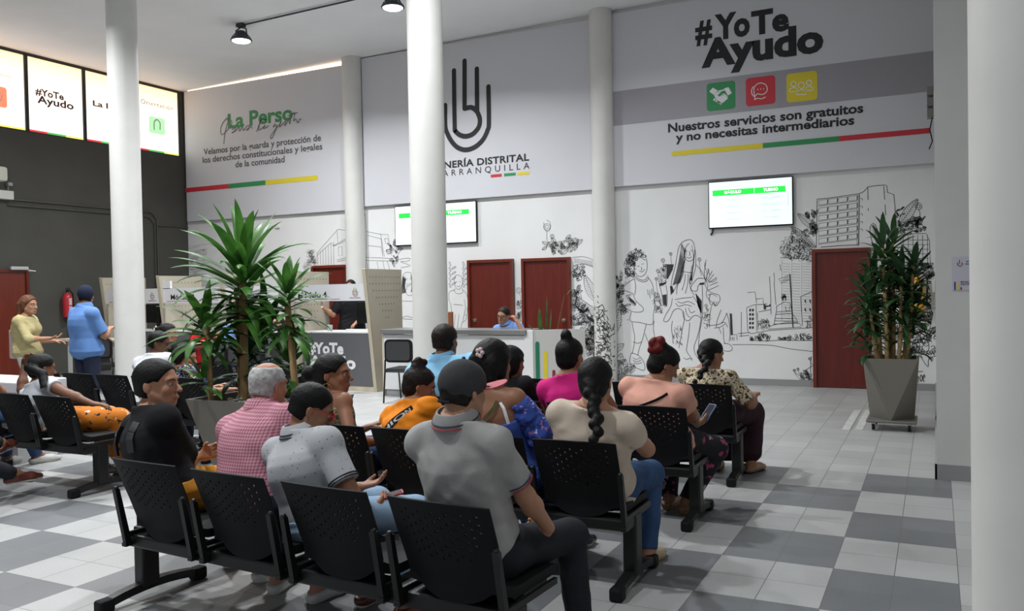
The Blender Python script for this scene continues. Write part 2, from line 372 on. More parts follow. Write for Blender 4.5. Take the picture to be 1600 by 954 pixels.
L_('de la comunidad',PB,(368,262.2),(445,252.5),9.5,g,bold=.018)
sc=MB(); cr=(280,60,3.18)
for st in ([(222,525),(228,470),(245,400),(235,398),(212,430),(206,460),(215,478),(240,455),(262,425),(255,405),(235,405)],
 [(262,455),(285,440),(275,460),(262,470),(285,455),(300,440),(300,462),(315,440),(320,458),(335,437),(350,432),(345,452),(335,455),(355,438),(362,448)],
 [(385,465),(400,420),(410,395),(402,420),(395,455),(412,445),(430,430),(418,448),(438,440),(445,432)],
 [(478,420),(468,440),(485,430),(478,460),(460,497),(455,485),(480,450),(500,425),(508,412),(498,440),(515,425),(530,410),(525,435),(545,405),(550,425),(560,380),(575,370),(568,410),(580,400),(590,420),(600,400),(608,405)],
 [(540,385),(590,368)]): stroke(sc,PB,st,.018,d=.006,crop=cr)
onb(bl,sc.build('handwritten_lettering',mat('grey_script_ink',(.16,.16,.16),.6),bl))
def bar(o,pts,w,m,d=.004,caps=False):
    mb=MB(); stroke(mb,PB,pts,w,smooth=False,d=d,caps=caps); return onb(o,mb.build('colour_bar',m,o))
zt_l=[onY(*q,YB).z for q in ((291,298),(494,276.5))]
def hbar(o,xs,ypx,m_list,h,endcap=None):
    """horizontal bar split at pixel columns xs; ypx two (x,y) samples for its height"""
    z=sum(onY(*q,YB).z for q in ypx)/len(ypx)
    def yy(x): 
        (xa,ya),(xb,yb)=ypx[0],ypx[-1]; return ya+(yb-ya)*(x-xa)/(xb-xa)
    for k,m in enumerate(m_list):
        u0,u1=onY(xs[k],yy(xs[k]),YB).x,onY(xs[k+1],yy(xs[k+1]),YB).x
        mb=MB(); mb.box((u0,YB-.004,z-h/2),(u1,YB,z+h/2))
        if endcap and endcap[k]:
            e=u0 if endcap[k]<0 else u1; mb.prism([(e+h/2*math.cos(2*PI*j/20),z+h/2*math.sin(2*PI*j/20)) for j in range(20)],YB-.0043,YB-.0005,'y')
        onb(o,mb.build('colour_bar',m,o))
hbar(bl,[289.5,357.5,415,494],[(291,298),(494,276.5)],[red_p,green_p,yellow_p],.095,[0,0,1])
bm_,*_q=banner([(565,90),(921,24),(568.7,324.8),(925,293)],'middle pale banner with a black line-drawn hand symbol')
mb=MB(); cr=(640,60,3.975); lw=.088
for st in ([(222,415),(222,540),(235,590),(262,640),(300,678),(350,692),(405,675),(455,630),(485,570),(493,520),(490,300)],):
    stroke(mb,PB,st,lw,d=.004,caps=True,crop=cr)
stroke(mb,PB,[(276,200),(278,400),(281,570)],lw,smooth=False,d=.0042,caps=True,crop=cr)
stroke(mb,PB,[(281,572),(310,598),(350,608),(395,592),(430,550),(437,505),(425,465),(405,440),(380,428),(345,435)],lw,d=.0046,crop=cr)
stroke(mb,PB,[(342,140),(342,435)],lw,smooth=False,d=.005,caps=True,crop=cr)
stroke(mb,PB,[(418,190),(420,455)],lw,smooth=False,d=.0054,caps=True,crop=cr)
onb(bm_,mb.build('hand_symbol',ink,bm_))
for a in (('PERSONERÍA DISTRITAL',PB,(648,267.6),(827,249.9),10.2,ink),): onb(bm_,lettering(bm_,*a,bold=.028,space=1.05))
onb(bm_,lettering(bm_,'DE BARRANQUILLA',PB,(650,280),(827.5,262.5),9.3,ink,space=1.7))
for xs,m in (([767,784],red_p),([787.7,805.8],green_p),([809,827],yellow_p)): hbar(bm_,xs,[(767,275.8),(827,269)],[m],.05)
br,*_q=banner([(953,15),(1459,-56),(957.4,290),(1461.7,256)],'large banner with black #YoTe Ayudo slogan above three coloured icons')
zA=(onY(954.5,141.3,YB).z+onY(1456,82.6,YB).z)/2; zB=(onY(956.3,194.6,YB).z+onY(1458,145,YB).z)/2
onb(br,MB().box((_q[0],YB-.003,zB),(_q[1],YB,zA)).build('grey_band',band_m,br))
B_=lambda *a,**k: onb(br,lettering(br,*a,**k))
B_('#',PB,(1086.5,66.5),(1113,64),35,ink,bold=.035); B_('Yo',PB,(1117,60),(1172,54.5),36,ink,bold=.045); B_('Te',PB,(1174,53),(1233,46),34,ink,bold=.045)
B_('Ayudo',PB,(1096,102),(1287,81),41,ink,bold=.045)
B_('Nuestros servicios son gratuitos',PB,(1044,205),(1349,177),13.5,ink,bold=.03)
B_('y no necesitas intermediarios',PB,(1056,221),(1335,194),13,ink,bold=.03)
hbar(br,[1053,1192,1311,1453],[(1049,238),(1453,206.5)],[yellow_p,green_p,red_p],.075,[-1,0,0])
for k,(q,m) in enumerate((((1104.5,1149,150),green_p),((1165.5,1211.5,142),red_p),((1229,1277,135.5),yellow_p))):
    xa,xb=onY(q[0],q[2],YB).x,onY(q[1],q[2],YB).x; zc=onY((q[0]+q[1])/2,q[2],YB).z; h=(xb-xa)/2
    onb(br,MB().prism(rrect(xa,xb,zc-h*.98,zc+h*.98,.05),YB-.006,YB-.001,'y').build('icon',m,br))
    mm=MB(); cr=(940,0,2.76); lw=.012; dd=.008
    if k==0:
        fillpoly(mm,PB,[(465,395),(480,378),(500,390),(488,412)],dd,cr); fillpoly(mm,PB,[(528,382),(548,376),(562,402),(545,412)],dd,cr)
        fillpoly(mm,PB,[(485,412),(497,396),(515,394),(500,412),(512,418),(530,408),(545,425),(520,446),(505,445)],dd,cr)
        stroke(mm,PB,[(515,395),(500,412),(510,418),(528,405),(545,420)],lw,d=dd+.002,crop=cr); stroke(mm,PB,[(497,396),(512,392),(530,388)],.02,d=dd,crop=cr)
        for j in range(4): stroke(mm,PB,[(490+j*9,425+j*6),(484+j*9,434+j*5)],.03,smooth=False,d=dd,crop=cr)
    if k==1:
        stroke(mm,PB,[(660,412),(657,385),(668,365),(688,358),(708,366),(715,385),(706,402),(690,408),(672,405),(664,414),(660,412)],lw,d=dd,crop=cr)
        stroke(mm,PB,[(655,372),(647,390),(650,408),(662,420),(660,430),(672,424),(690,426),(708,418)],lw,d=dd,crop=cr)
        for j in range(3): stroke(mm,PB,[(672+j*13,386-j*1.5),(675+j*13,386-j*1.5)],.02,smooth=False,d=dd,crop=cr)
    if k==2:
        for cx_,cy_,r in ((862,368,13),(828,362,11),(895,357,11)):
            stroke(mm,PB,[(cx_+r*math.cos(a*PI/5),cy_+r*math.sin(a*PI/5)) for a in range(11)],lw,d=dd,crop=cr)
            stroke(mm,PB,[(cx_-r*1.6,cy_+r*3.1),(cx_-r*1.4,cy_+r*1.9),(cx_,cy_+r*1.3),(cx_+r*1.4,cy_+r*1.8),(cx_+r*1.6,cy_+r*3),(cx_-r*1.6,cy_+r*3.1)],lw,smooth=False,d=dd,crop=cr)
    onb(br,mm.build('icon_drawing',white_p,br))
# ================================================================ MURAL (line drawing on the wall)
PM=('Y',W); MU=MB()
def ms(pts,w=.012,crop=None,sm=True): stroke(MU,PM,pts,w*.58,smooth=sm,d=.003,crop=crop)
A=(940,360,3.978); B=(1040,360,3.975); G=(1210,270,4.77); D=(820,330,3.533); E_=(460,320,4.336)
def many(crop,w,*sts,sm=True):
    for s_ in sts: ms(s_,w,crop,sm)
def inpoly(x,y,P):
    c=False;j=len(P)-1
    for i in range(len(P)):
        if (P[i][1]>y)!=(P[j][1]>y) and x<(P[j][0]-P[i][0])*(y-P[i][1])/(P[j][1]-P[i][1])+P[i][0]: c=not c
        j=i
    return c
def curls(crop,P,n,r,w=.008):
    xs=[p[0] for p in P];yy=[p[1] for p in P];k=0
    while k<n:
        x,y=random.uniform(min(xs),max(xs)),random.uniform(min(yy),max(yy))
        if not inpoly(x,y,P): continue
        a=random.uniform(0,6.28);rr=r*random.uniform(.6,1.3)
        ms([(x+rr*math.cos(a+t*.9)*(1-t*.08),y+rr*math.sin(a+t*.9)*(1-t*.08)) for t in range(6)],w,crop); k+=1
def leaf(crop,x,y,a,L,wd,veins=5,w=.010,tattered=False):
    a=math.radians(a); c,s=math.cos(a),-math.sin(a)
    def q(t,o): return (x+c*t*L-s*o,y+s*t*L+c*o)
    up=[q(t,wd*math.sin(PI*t)**.8) for t in (0,.15,.35,.6,.85,1)]; dn=[q(t,-wd*math.sin(PI*t)**.8) for t in (0,.15,.35,.6,.85,1)]
    ms(up,w,crop); ms(dn,w,crop); ms([q(0,0),q(.95,0)],w*.8,crop,False)
    for k in range(veins):
        t=(k+1)/(veins+1); o=wd*math.sin(PI*t)**.8
        ms([q(t,0),q(min(1,t+.1),o*.9)],w*.6,crop,False); ms([q(t,0),q(min(1,t+.1),-o*.9)],w*.6,crop,False)
def foliage(crop,P,n,L,ang=(20,160),w=.009):
    xs=[p[0] for p in P];yy=[p[1] for p in P];k=0
    while k<n:
        x,y=random.uniform(min(xs),max(xs)),random.uniform(min(yy),max(yy))
        if not inpoly(x,y,P): continue
        l=L*random.uniform(.6,1.3); leaf(crop,x,y,random.uniform(*ang),l,l*random.uniform(.15,.28),random.randint(2,4),w); k+=1
def bloom(crop,x,y,r,stem=None,w=.009):
    ms([(x+r*math.cos(t*PI/4),y+r*math.sin(t*PI/4)) for t in range(9)],w,crop); ms([(x+r*.5*math.cos(t*PI/3),y+r*.5*math.sin(t*PI/3)) for t in range(7)],w,crop)
    if stem: ms([(x,y+r)]+stem,w,crop)
# --- girl with curly hair
curls(A,[(150,290),(145,210),(165,145),(205,115),(250,120),(275,165),(240,165),(210,190),(205,285)],150,9,.012)
many(A,.013,[(210,185),(203,230),(212,265),(235,285),(262,278),(278,255),(284,215),(278,172)],[(248,168),(262,180),(276,182)],[(205,285),(222,305),(250,318),(275,316),(290,300),(285,280)],
 [(212,280),(228,298),(252,308),(272,305),(280,290)],[(205,298),(165,322),(138,350),(125,370),(160,377),(195,392)],[(125,372),(110,402),(112,430),(135,462),(165,490),(200,505),(245,505),(260,492),(255,475),(238,460),(218,440)],
 [(195,392),(205,420),(215,440),(205,465),(190,455),(165,425),(153,405),(185,398)],[(205,300),(212,350),(206,400)],[(185,505),(178,560),(235,570),(285,582),(318,578),(322,520),(330,470),(326,400),(318,340),(300,305),(285,290)],
 [(190,570),(198,620),(206,660),(200,720),(190,765)],[(278,582),(265,635),(250,690),(235,730),(225,775)],[(326,560),(322,610),(330,660)],[(270,640),(285,680),(300,700)],[(195,690),(225,700),(250,690)],
 [(185,760),(175,800),(180,830),(215,852),(255,868),(270,855),(262,815),(240,785),(215,768),(185,760)],[(195,790),(215,800),(240,790)],[(195,805),(220,815),(245,803)],[(200,820),(225,828),(250,818)],
 [(222,222),(236,218)],[(248,208),(262,206)],[(235,250),(252,256),(268,240)],[(246,225),(250,240),(244,244)],[(285,365),(290,400)],[(298,368),(302,420)],[(312,360),(314,400)])
for k in range(14): ms([(163+k*3,405+k*2.5),(180+k*2.6,440+k*2)],.009,A)
# --- girl in the chair
many(A,.013,[(520,62),(498,75),(480,105),(468,160),(458,220),(440,290),(432,350),(445,375),(462,350),(480,310),(500,250),(512,190),(516,130),(530,92),(545,82)],
 [(520,62),(545,56),(566,66),(578,100),(585,160),(583,230),(568,290),(555,330),(545,320),(552,270),(562,215)],[(517,115),(514,150),(525,180),(545,190),(565,182),(577,155),(578,118)],
 [(520,180),(508,215),(495,248),(530,258),(562,262)],[(495,250),(488,300),(470,350),(465,395)],[(562,262),(550,310),(552,360),(575,400)],[(440,420),(430,470),(400,520),(385,560),(405,565),(425,545),(445,500),(470,485),(500,495),(512,545),(540,560),(570,530),(600,530),(618,545),(610,490),(590,440),(565,405)],
 [(585,210),(612,240),(632,275),(640,300)],[(640,298),(600,297),(575,320),(558,345),(560,370),(592,375),(600,345),(615,325)],[(440,560),(435,610),(442,660),(445,700)],[(508,500),(514,550),(500,620),(490,680),(480,730)],
 [(548,570),(542,640),(532,710),(528,745),(545,775),(565,800)],[(618,545),(608,610),(592,670),(575,720),(580,760),(600,795)],[(510,790),(530,800),(550,792),(560,808)],[(625,340),(628,440),(625,540),(608,640),(602,720)],
 [(455,430),(500,420),(560,415)],[(460,450),(480,470),(520,460),(560,470)],[(470,440),(500,450),(540,440),(580,460)],[(540,480),(555,510),(580,500)],[(520,480),(530,520),(550,540)],[(520,270),(515,320),(500,370)],[(538,270),(535,330),(520,390)],
 [(522,128),(532,126)],[(553,124),(564,124)],[(530,165),(545,172),(560,162)],[(545,130),(550,150),(543,153)],[(400,210),(398,320)],[(400,210),(450,212)],[(360,330),(400,322)],[(360,332),(375,400),(385,465),(405,468)],[(400,340),(408,400),(405,470)])
for k in range(16): ms([(500+k*2-(k%3)*4,80+k*3),(482+k*2,180+k*3),(462+k*3,270),(442+k*3,340-k)],.008,A)
for k in range(9): ms([(560+k*2,90+k*9),(572,160+k*6),(565,230+k*4),(552+k,310)],.008,A)
for k in range(40): 
    x=random.uniform(442,500); y=random.uniform(585,700); ms([(x,y),(x+7,y+14)],.01,A,False)
fillpoly(MU,PM,[(405,212),(448,214),(440,245),(425,275),(412,300),(403,300)],.003,A)
fillpoly(MU,PM,[(358,328),(402,320),(400,330),(380,342),(362,345)],.003,A); fillpoly(MU,PM,[(378,400),(404,396),(404,466),(386,462)],.003,A)
fillpoly(MU,PM,[(425,345),(440,345),(450,380),(430,400)],.003,A); fillpoly(MU,PM,[(610,325),(638,322),(638,336),(610,338)],.003,A)
for k in range(16): ms([(585+k*2.4,390+k*3),(600+k*1.4,470+k*3)],.012,A,False)
for x,y,r in ((382,185,12),(350,250,11),(340,300,9),(430,145,9),(608,180,11),(120,292,9),(92,292,8)): bloom(A,x,y,r,[(x+3,y+50),(x+12,y+100)])
curls(A,[(360,250),(400,200),(398,320),(365,320)],30,8); curls(A,[(325,400),(350,370),(375,470),(380,510),(340,515),(325,480)],45,9)
curls(A,[(105,350),(150,310),(135,360),(108,400),(125,460),(165,495),(165,520),(120,520),(95,420)],70,8)
curls(A,[(630,480),(660,455),(670,500),(668,600),(630,600)],26,10)
# third figure at the right of the chair
many(A,.011,[(640,300),(660,340),(650,400),(680,440),(716,470)],[(650,180),(640,220),(655,260),(650,320)],[(716,300),(690,320),(660,310)],[(660,400),(690,395),(716,410)])
many(B,.012,[(250,300),(245,330),(262,370),(300,390),(330,400),(338,430),(318,465)],[(280,390),(270,430),(285,465),(300,440),(305,470),(320,440)],[(285,470),(272,540),(272,600)],[(345,490),(320,560),(315,600)],
 [(380,512),(395,570),(400,640),(395,690)],[(380,512),(345,575),(270,590)],[(345,575),(370,570),(385,600)],[(330,600),(345,640)],[(358,600),(362,680),(370,700)],[(360,700),(395,705),(415,730),(400,748),(360,745)],[(370,580),(345,595),(335,600),(300,605)],
 [(250,200),(240,260),(248,310)],[(270,240),(250,300)],[(290,250),(258,310)],[(300,270),(262,320)],[(318,290),(268,325)],[(325,320),(275,340)],[(262,235),(275,280)],[(330,340),(290,360),(262,370)])
fillpoly(MU,PM,[(398,513),(412,516),(418,645),(404,645)],.003,B)
# --- skyline
many(B,.012,[(400,648),(440,645),(445,680)],[(405,660),(405,680)],[(415,660),(415,682)],[(425,660),(425,682)],[(470,505),(470,660)],[(645,285),(652,400),(655,520)],[(510,385),(555,380),(565,450)],[(560,425),(605,420),(608,455)],
 [(503,478),(550,460),(608,458),(630,455)],[(503,478),(510,625),(530,640)],[(562,462),(566,625),(575,625)],[(575,505),(655,490)],[(570,510),(575,615)],[(448,640),(525,632)],[(455,655),(520,650)],sm=False)
for r in range(5):
    for c_ in range(2): fillpoly(MU,PM,[(519+c_*17,487+r*27),(531+c_*17,485+r*27),(531+c_*17,500+r*27),(519+c_*17,503+r*27)],.003,B)
fillpoly(MU,PM,[(608,458),(620,455),(620,465),(640,465),(650,455),(652,470),(625,475),(622,490),(610,490)],.003,B)
many(B,.012,[(712,168),(820,172),(912,188)],[(710,210),(716,250)],[(672,262),(676,300),(674,340),(680,400),(685,460)],[(690,468),(740,443),(772,450),(790,520)],[(690,468),(688,500),(680,545),(672,585)],[(690,505),(785,500)],[(686,520),(788,515)],[(680,545),(800,545)],[(676,560),(810,562)],[(672,585),(740,572),(820,570)],
 [(640,600),(680,580),(830,575),(845,590)],[(640,612),(790,602),(845,598)],[(745,470),(748,500),(770,500),(770,470)],[(790,520),(810,545),(820,570)],[(838,410),(850,590)],[(838,410),(912,378)],[(862,565),(912,560)],[(880,570),(880,605)],[(895,560),(897,605)],
 [(530,640),(640,620),(912,602)],[(415,708),(540,707),(660,712),(780,735),(912,750)],[(520,682),(650,685),(700,680),(912,682)],sm=False)
fillpoly(MU,PM,[(768,270),(776,270),(795,602),(788,602)],.003,B)
for x in (860,890): 
    for y in (432,485): fillpoly(MU,PM,[(x,y),(x+12,y-3),(x+12,y+25),(x+5,y+10)],.003,B)
many(B,.009,[(765,275),(735,290),(705,300),(720,315),(765,300)],[(765,285),(730,305)],[(768,305),(735,322),(712,325)])
curls(B,[(715,400),(735,385),(750,410),(748,438),(720,435)],22,6,.012); curls(B,[(520,660),(600,640),(650,660),(640,682),(525,682)],50,8,.012); curls(B,[(700,665),(880,640),(910,655),(905,680),(700,682)],60,8,.012)
curls(B,[(580,560),(620,545),(650,575),(640,615),(580,610)],50,8,.007); curls(B,[(880,545),(912,530),(912,600),(880,600)],14,8,.007)
for r in range(22):
    for c_ in range(3): ms([(728+c_*62,205+r*17),(775+c_*62,208+r*17)],.005,B,False)
for c_ in range(4): ms([(722+c_*62,180),(722+c_*62,560)],.005,B,False)
curls(B,[(722,165),(725,70),(760,30),(800,0),(850,60),(912,130),(912,188)],85,16,.008)
many(B,.008,[(780,0),(850,50),(912,110)],[(830,0),(870,40),(912,80)])
for k in range(14): ms([(790+k*9,2+k*8),(820+k*7,-4+k*7)],.006,B,False)
# plants low beside the right door
for x,y in ((800,868),(822,860),(895,795)): bloom(B,x,y,8,[(x+15,y+35),(x+50,y+70)])
many(B,.012,[(912,840),(880,860),(850,900)],[(905,780),(900,850),(905,930)],[(885,880),(870,860)],[(912,890),(880,900),(850,935)],[(840,890),(870,915),(912,900)],[(800,880),(840,905),(870,935)])
foliage(B,[(840,880),(912,860),(912,945),(845,945)],10,35)
# --- large building above the right door
many(G,.014,[(318,195),(400,188),(630,155),(665,140),(695,105),(740,97),(820,90),(838,95),(842,145),(890,160),(898,240),(905,400),(908,520)],[(318,195),(315,400),(312,555)],[(345,552),(500,540),(630,535)],[(695,105),(698,200)],[(698,262),(700,282)],[(815,97),(822,200)],[(825,235),(828,315)],[(828,380),(828,440)],sm=False)
ms([(632,160),(630,400),(627,540)],.02,G,False); ms([(617,165),(616,540)],.008,G,False)
for r in range(6):
    y0=205+r*57; sl=-.13
    for c_ in range(4):
        xa=330+c_*74; xb=xa+66
        if r==5 and c_==0: xa-=0
        ms([(xa,y0+(xa-330)*sl),(xb,y0+(xb-330)*sl),(xb,y0+34+(xb-330)*sl),(xa,y0+34+(xa-330)*sl),(xa,y0+(xa-330)*sl)],.008,G,False)
        ms([(xb+1,y0+(xb-330)*sl),(xb-1,y0+34+(xb-330)*sl)],.02,G,False)
    ms([(325,y0+42),(612,y0+42+287*sl)],.009,G,False)
for k in range(5): ms([(640,190+k*57),(656,192+k*57),(656,205+k*57)],.012,G,False)
ms([(735,540),(718,470),(712,410),(728,380),(750,385),(770,430),(785,500),(795,540)],.014,G); ms([(735,385),(750,440),(765,540)],.01,G)
for k in range(12): ms([(722+k*3,400+k*11),(750+k*3,392+k*12)],.01,G,False)
# foliage left and right of it
leaf(G,310,555,140,240,30,14,.010); leaf(G,315,430,138,190,28,12,.010); foliage(G,[(230,420),(315,380),(315,480),(230,470)],18,40,(60,200)); foliage(G,[(255,300),(310,300),(312,400),(262,380)],10,45,(60,140))
curls(G,[(50,620),(60,510),(150,460),(300,560),(285,655),(150,640)],75,15,.008)
leaf(G,925,400,55,250,38,12,.012); foliage(G,[(910,260),(960,250),(950,330),(912,340)],10,30); foliage(G,[(930,380),(1110,330),(1125,440),(1000,460),(920,450)],40,45,(0,180),.010)
bloom(G,1075,250,24,[(1085,300),(1080,350)],.012); many(G,.012,[(985,350),(1060,340),(1100,360)],[(990,365),(1080,355)],[(1000,380),(1090,385),(1110,395)])
many(G,.010,[(930,455),(1130,450),(1155,500),(1160,650),(1165,720)],*[[(940,500+k*34),(1150,500+k*34)] for k in range(6)],*[[(960+j*36,460),(962+j*36,680)] for j in range(6)],sm=False)
fillpoly(MU,PM,[(1080,670),(1150,672),(1165,700),(1150,715),(1120,700),(1085,690)],.003,G); fillpoly(MU,PM,[(985,668),(1030,668),(1020,700),(990,690)],.003,G)
foliage(G,[(960,700),(1200,700),(1200,800),(960,880)],32,60,(0,180),.012); curls(G,[(1000,690),(1190,690),(1190,780),(1000,800)],60,12,.012)
F_=(1400,430,3.817)
foliage(F_,[(-60,60),(100,60),(180,200),(240,330),(235,420),(180,500),(0,480),(-60,300)],55,70,(0,180),.013)
leaf(F_,100,340,60,120,45,9,.014); curls(F_,[(100,300),(235,330),(240,460),(190,540),(110,430)],40,16,.014)
many(F_,.014,[(110,440),(150,490),(190,545),(195,500),(240,478)],[(140,400),(170,380),(195,410),(190,450),(150,455),(140,420)],[(215,250),(200,330),(210,340)])
many(F_,.018,[(100,575),(160,572)],[(133,600),(133,635),(122,632),(128,600)],[(150,592),(143,610),(150,632),(158,612),(150,592)],[(165,612),(172,600),(166,592),(160,612),(168,634)])
# --- foliage around the wall column and over the doors
foliage(D,[(90,190),(250,165),(290,160),(310,240),(90,245)],34,42,(20,160),.009); bloom(D,122,85,18,[(122,140),(126,190)]); bloom(D,152,138,11,[(160,170)])
many(D,.010,[(105,60),(110,100),(128,110),(142,90),(138,60),(120,48)],[(260,255),(320,250),(370,265),(425,305),(395,318)],[(270,300),(330,290),(390,310)])
for k in range(20): ms([(275+k*6,258+k*.9),(277+k*6,285+k*1.4)],.006,D,False)
curls(D,[(265,300),(330,295),(330,360),(275,390),(265,370)],60,10,.009)
leaf(D,390,500,112,160,26,12,.010); foliage(D,[(268,440),(300,430),(330,480),(300,500),(268,480)],9,40)
many(D,.016,[(290,470),(330,498),(400,545),(455,580)],[(280,520),(320,560),(350,545),(385,610)])
for k in range(24): ms([(293+k*6.5,478+k*4.6),(286+k*5.5,515+k*4.3)],.008,D,False)
fillpoly(MU,PM,[(285,468),(293,472),(280,520),(275,515)],.003,D); fillpoly(MU,PM,[(280,515),(320,550),(350,525),(352,545),(322,563),(288,535)],.003,D); fillpoly(MU,PM,[(340,570),(395,605),(392,625),(345,590)],.003,D)
foliage(D,[(265,480),(330,560),(420,640),(470,700),(490,930),(480,925),(340,790),(330,645),(265,640)],100,52,(0,180),.010)
foliage(D,[(330,650),(480,650),(500,760),(590,900),(540,915),(480,900),(340,800)],75,55,(20,170),.010)
leaf(D,455,570,62,130,24,8,.012); leaf(D,480,690,75,160,30,10,.014); foliage(D,[(500,380),(530,350),(560,540),(530,560),(505,480)],26,26,(0,180))
for x,y in ((530,330),(475,398),(475,445),(532,628),(570,598)): ms([(x-3,y),(x+3,y)],.02,D,False)
# stem between the two doors
bloom((740,440,5.96),420,80,26,[(440,140),(432,220)],.008); foliage((740,440,5.96),[(400,200),(440,200),(440,400),(400,400)],10,70,(60,120),.008)
# --- building and girls at the left
many(E_,.010,[(150,330),(290,170),(295,165),(370,175)],[(290,170),(295,250)],[(150,345),(250,255),(265,275)],[(262,278),(355,225),(480,65)],[(265,278),(300,265),(350,240)],[(298,285),(300,345),(325,340),(322,280),(298,285)],
 [(290,372),(385,348)],[(290,385),(390,360)],[(355,235),(362,345)],[(375,135),(480,58)],[(380,165),(470,100)],[(375,200),(480,180)],[(480,62),(488,180),(490,330),(485,430)],[(398,255),(460,245),(470,340),(410,345),(398,255)],
 [(490,180),(590,200),(635,200),(645,260),(660,345)],[(495,205),(590,230),(610,350)],[(585,195),(600,350)],[(500,275),(590,285),(600,350)],[(485,355),(670,362),(672,380),(485,375)],[(495,390),(500,435)],[(560,385),(570,435)],[(600,380),(610,435)],[(630,380),(645,435)],[(415,400),(480,390),(482,430),(430,445),(415,400)],
 [(612,228),(632,226),(638,258),(620,262),(612,228)],[(625,302),(645,300),(650,330),(630,335),(625,302)],*[[(158+k*18,325-k*13),(160+k*18,405)] for k in range(7)],sm=False)
for k in range(6): ms([(420+k*11,400),(424+k*11,440)],.008,E_,False)
curls(E_,[(80,310),(130,310),(150,360),(145,400),(70,440),(60,410),(100,370)],70,11,.007); curls(E_,[(395,440),(470,455),(470,525),(400,520)],45,14,.007)
foliage(E_,[(650,270),(690,250),(720,260),(700,330),(690,420),(660,430)],30,36,(0,180)); many(E_,.010,[(680,250),(700,240),(705,260),(685,275)],[(720,260),(722,300),(700,340),(690,360)],[(700,370),(780,360),(770,380),(720,385),(785,410),(720,425)])
# girl left of the near column
many(E_,.010,[(760,455),(740,470),(730,520),(728,600)],[(760,455),(790,460),(800,490)],[(750,480),(752,530),(770,550),(795,530),(798,490)],[(765,550),(755,580),(728,602)],[(755,590),(770,612),(800,610)],[(725,650),(800,652)],[(730,700),(728,760),(760,752),(800,765)],[(730,770),(800,775)],[(758,500),(768,500)],[(780,500),(790,500)],[(762,532),(775,538),(788,528)])
for k in range(12): ms([(735+k*2,480+k*2),(732+k*1.5,540),(730+k*2.5,596)],.009,E_)
for k in range(5): ms([(788+k*3,470+k*5),(796+k*2,540),(790+k*3,590)],.009,E_)
# girl right of the near column
many(E_,.010,[(1082,500),(1090,480),(1108,474),(1130,485),(1138,510),(1135,545),(1115,572),(1095,560),(1085,530),(1082,500)],[(1090,565),(1085,585),(1110,602),(1140,590),(1135,560)],[(1085,575),(1050,590),(1048,640),(1060,670)],[(1140,575),(1165,600),(1175,650),(1170,740)],[(1060,670),(1065,740),(1055,840)],[(1150,640),(1160,700),(1150,740),(1170,745)],[(1080,672),(1140,678)],[(1170,745),(1160,780),(1135,800),(1130,840)],[(1115,740),(1105,840)],[(1090,740),(1080,840)],[(1093,520),(1103,520)],[(1118,520),(1128,520)],[(1100,548),(1112,552),(1124,546)],[(1150,745),(1140,790)],[(1044,780),(1050,840)])
for cx_,a0 in ((1060,70),(1150,65)):
    for k in range(9): leaf(E_,cx_+(k%2)*6,560-k*18,a0+(-1)**k*38,34,6,0,.007)
# faint lines at the far left
for k in range(26): ms([(292+random.uniform(0,6),385+k*4),(300+random.uniform(10,30),380+k*4.3)],.006,None,False)
curls(None,[(295,395),(320,385),(318,425),(298,428)],40,4,.006)
MU.build('line_mural',linem,wall_back,label='black line drawing of people, plants and buildings on the white wall')
# drawing carried on across the half column
MU=MB()
def colstroke(pts,w=.01):
    q=[]
    for x,y in pts:
        p=onY(x,y,W-.3); t=max(-.95,min(.95,(x-943)/15.5)); a=-PI/2+math.asin(t)-.35*0
        q.append(((-4.87+.187*math.cos(a),W-.14+.187*math.sin(a),p.z)))
    vs=[];n=len(q)
    for i in range(n):
        a=Vector(q[max(i-1,0)]);b=Vector(q[min(i+1,n-1)]); t=(b-a).normalized(); nn=(Vector(q[i])-Vector((-4.87,W-.14,q[i][2]))).normalized(); s=t.cross(nn)*w/2
        vs+=[Vector(q[i])+s+nn*.002,Vector(q[i])-s+nn*.002]
    MU.add(vs,[(2*i,2*i+1,2*i+3,2*i+2) for i in range(n-1)])
for k in range(150):
    x=random.uniform(930,955); y=random.uniform(470+ (x-930)*1.6,596); a=random.uniform(0,PI); L=random.uniform(5,14)
    colstroke([(x,y),(x+L*.5*math.cos(a)+2,y-L*.5*math.sin(a)),(x+L*math.cos(a),y-L*math.sin(a))],.011)
for k in range(8): colstroke([(930,455+k*9),(938,462+k*9),(946,478+k*8),(952,500+k*7)],.012)
MU.build('line_mural',linem,cA,label='black line drawing of leaves wrapping round the column')
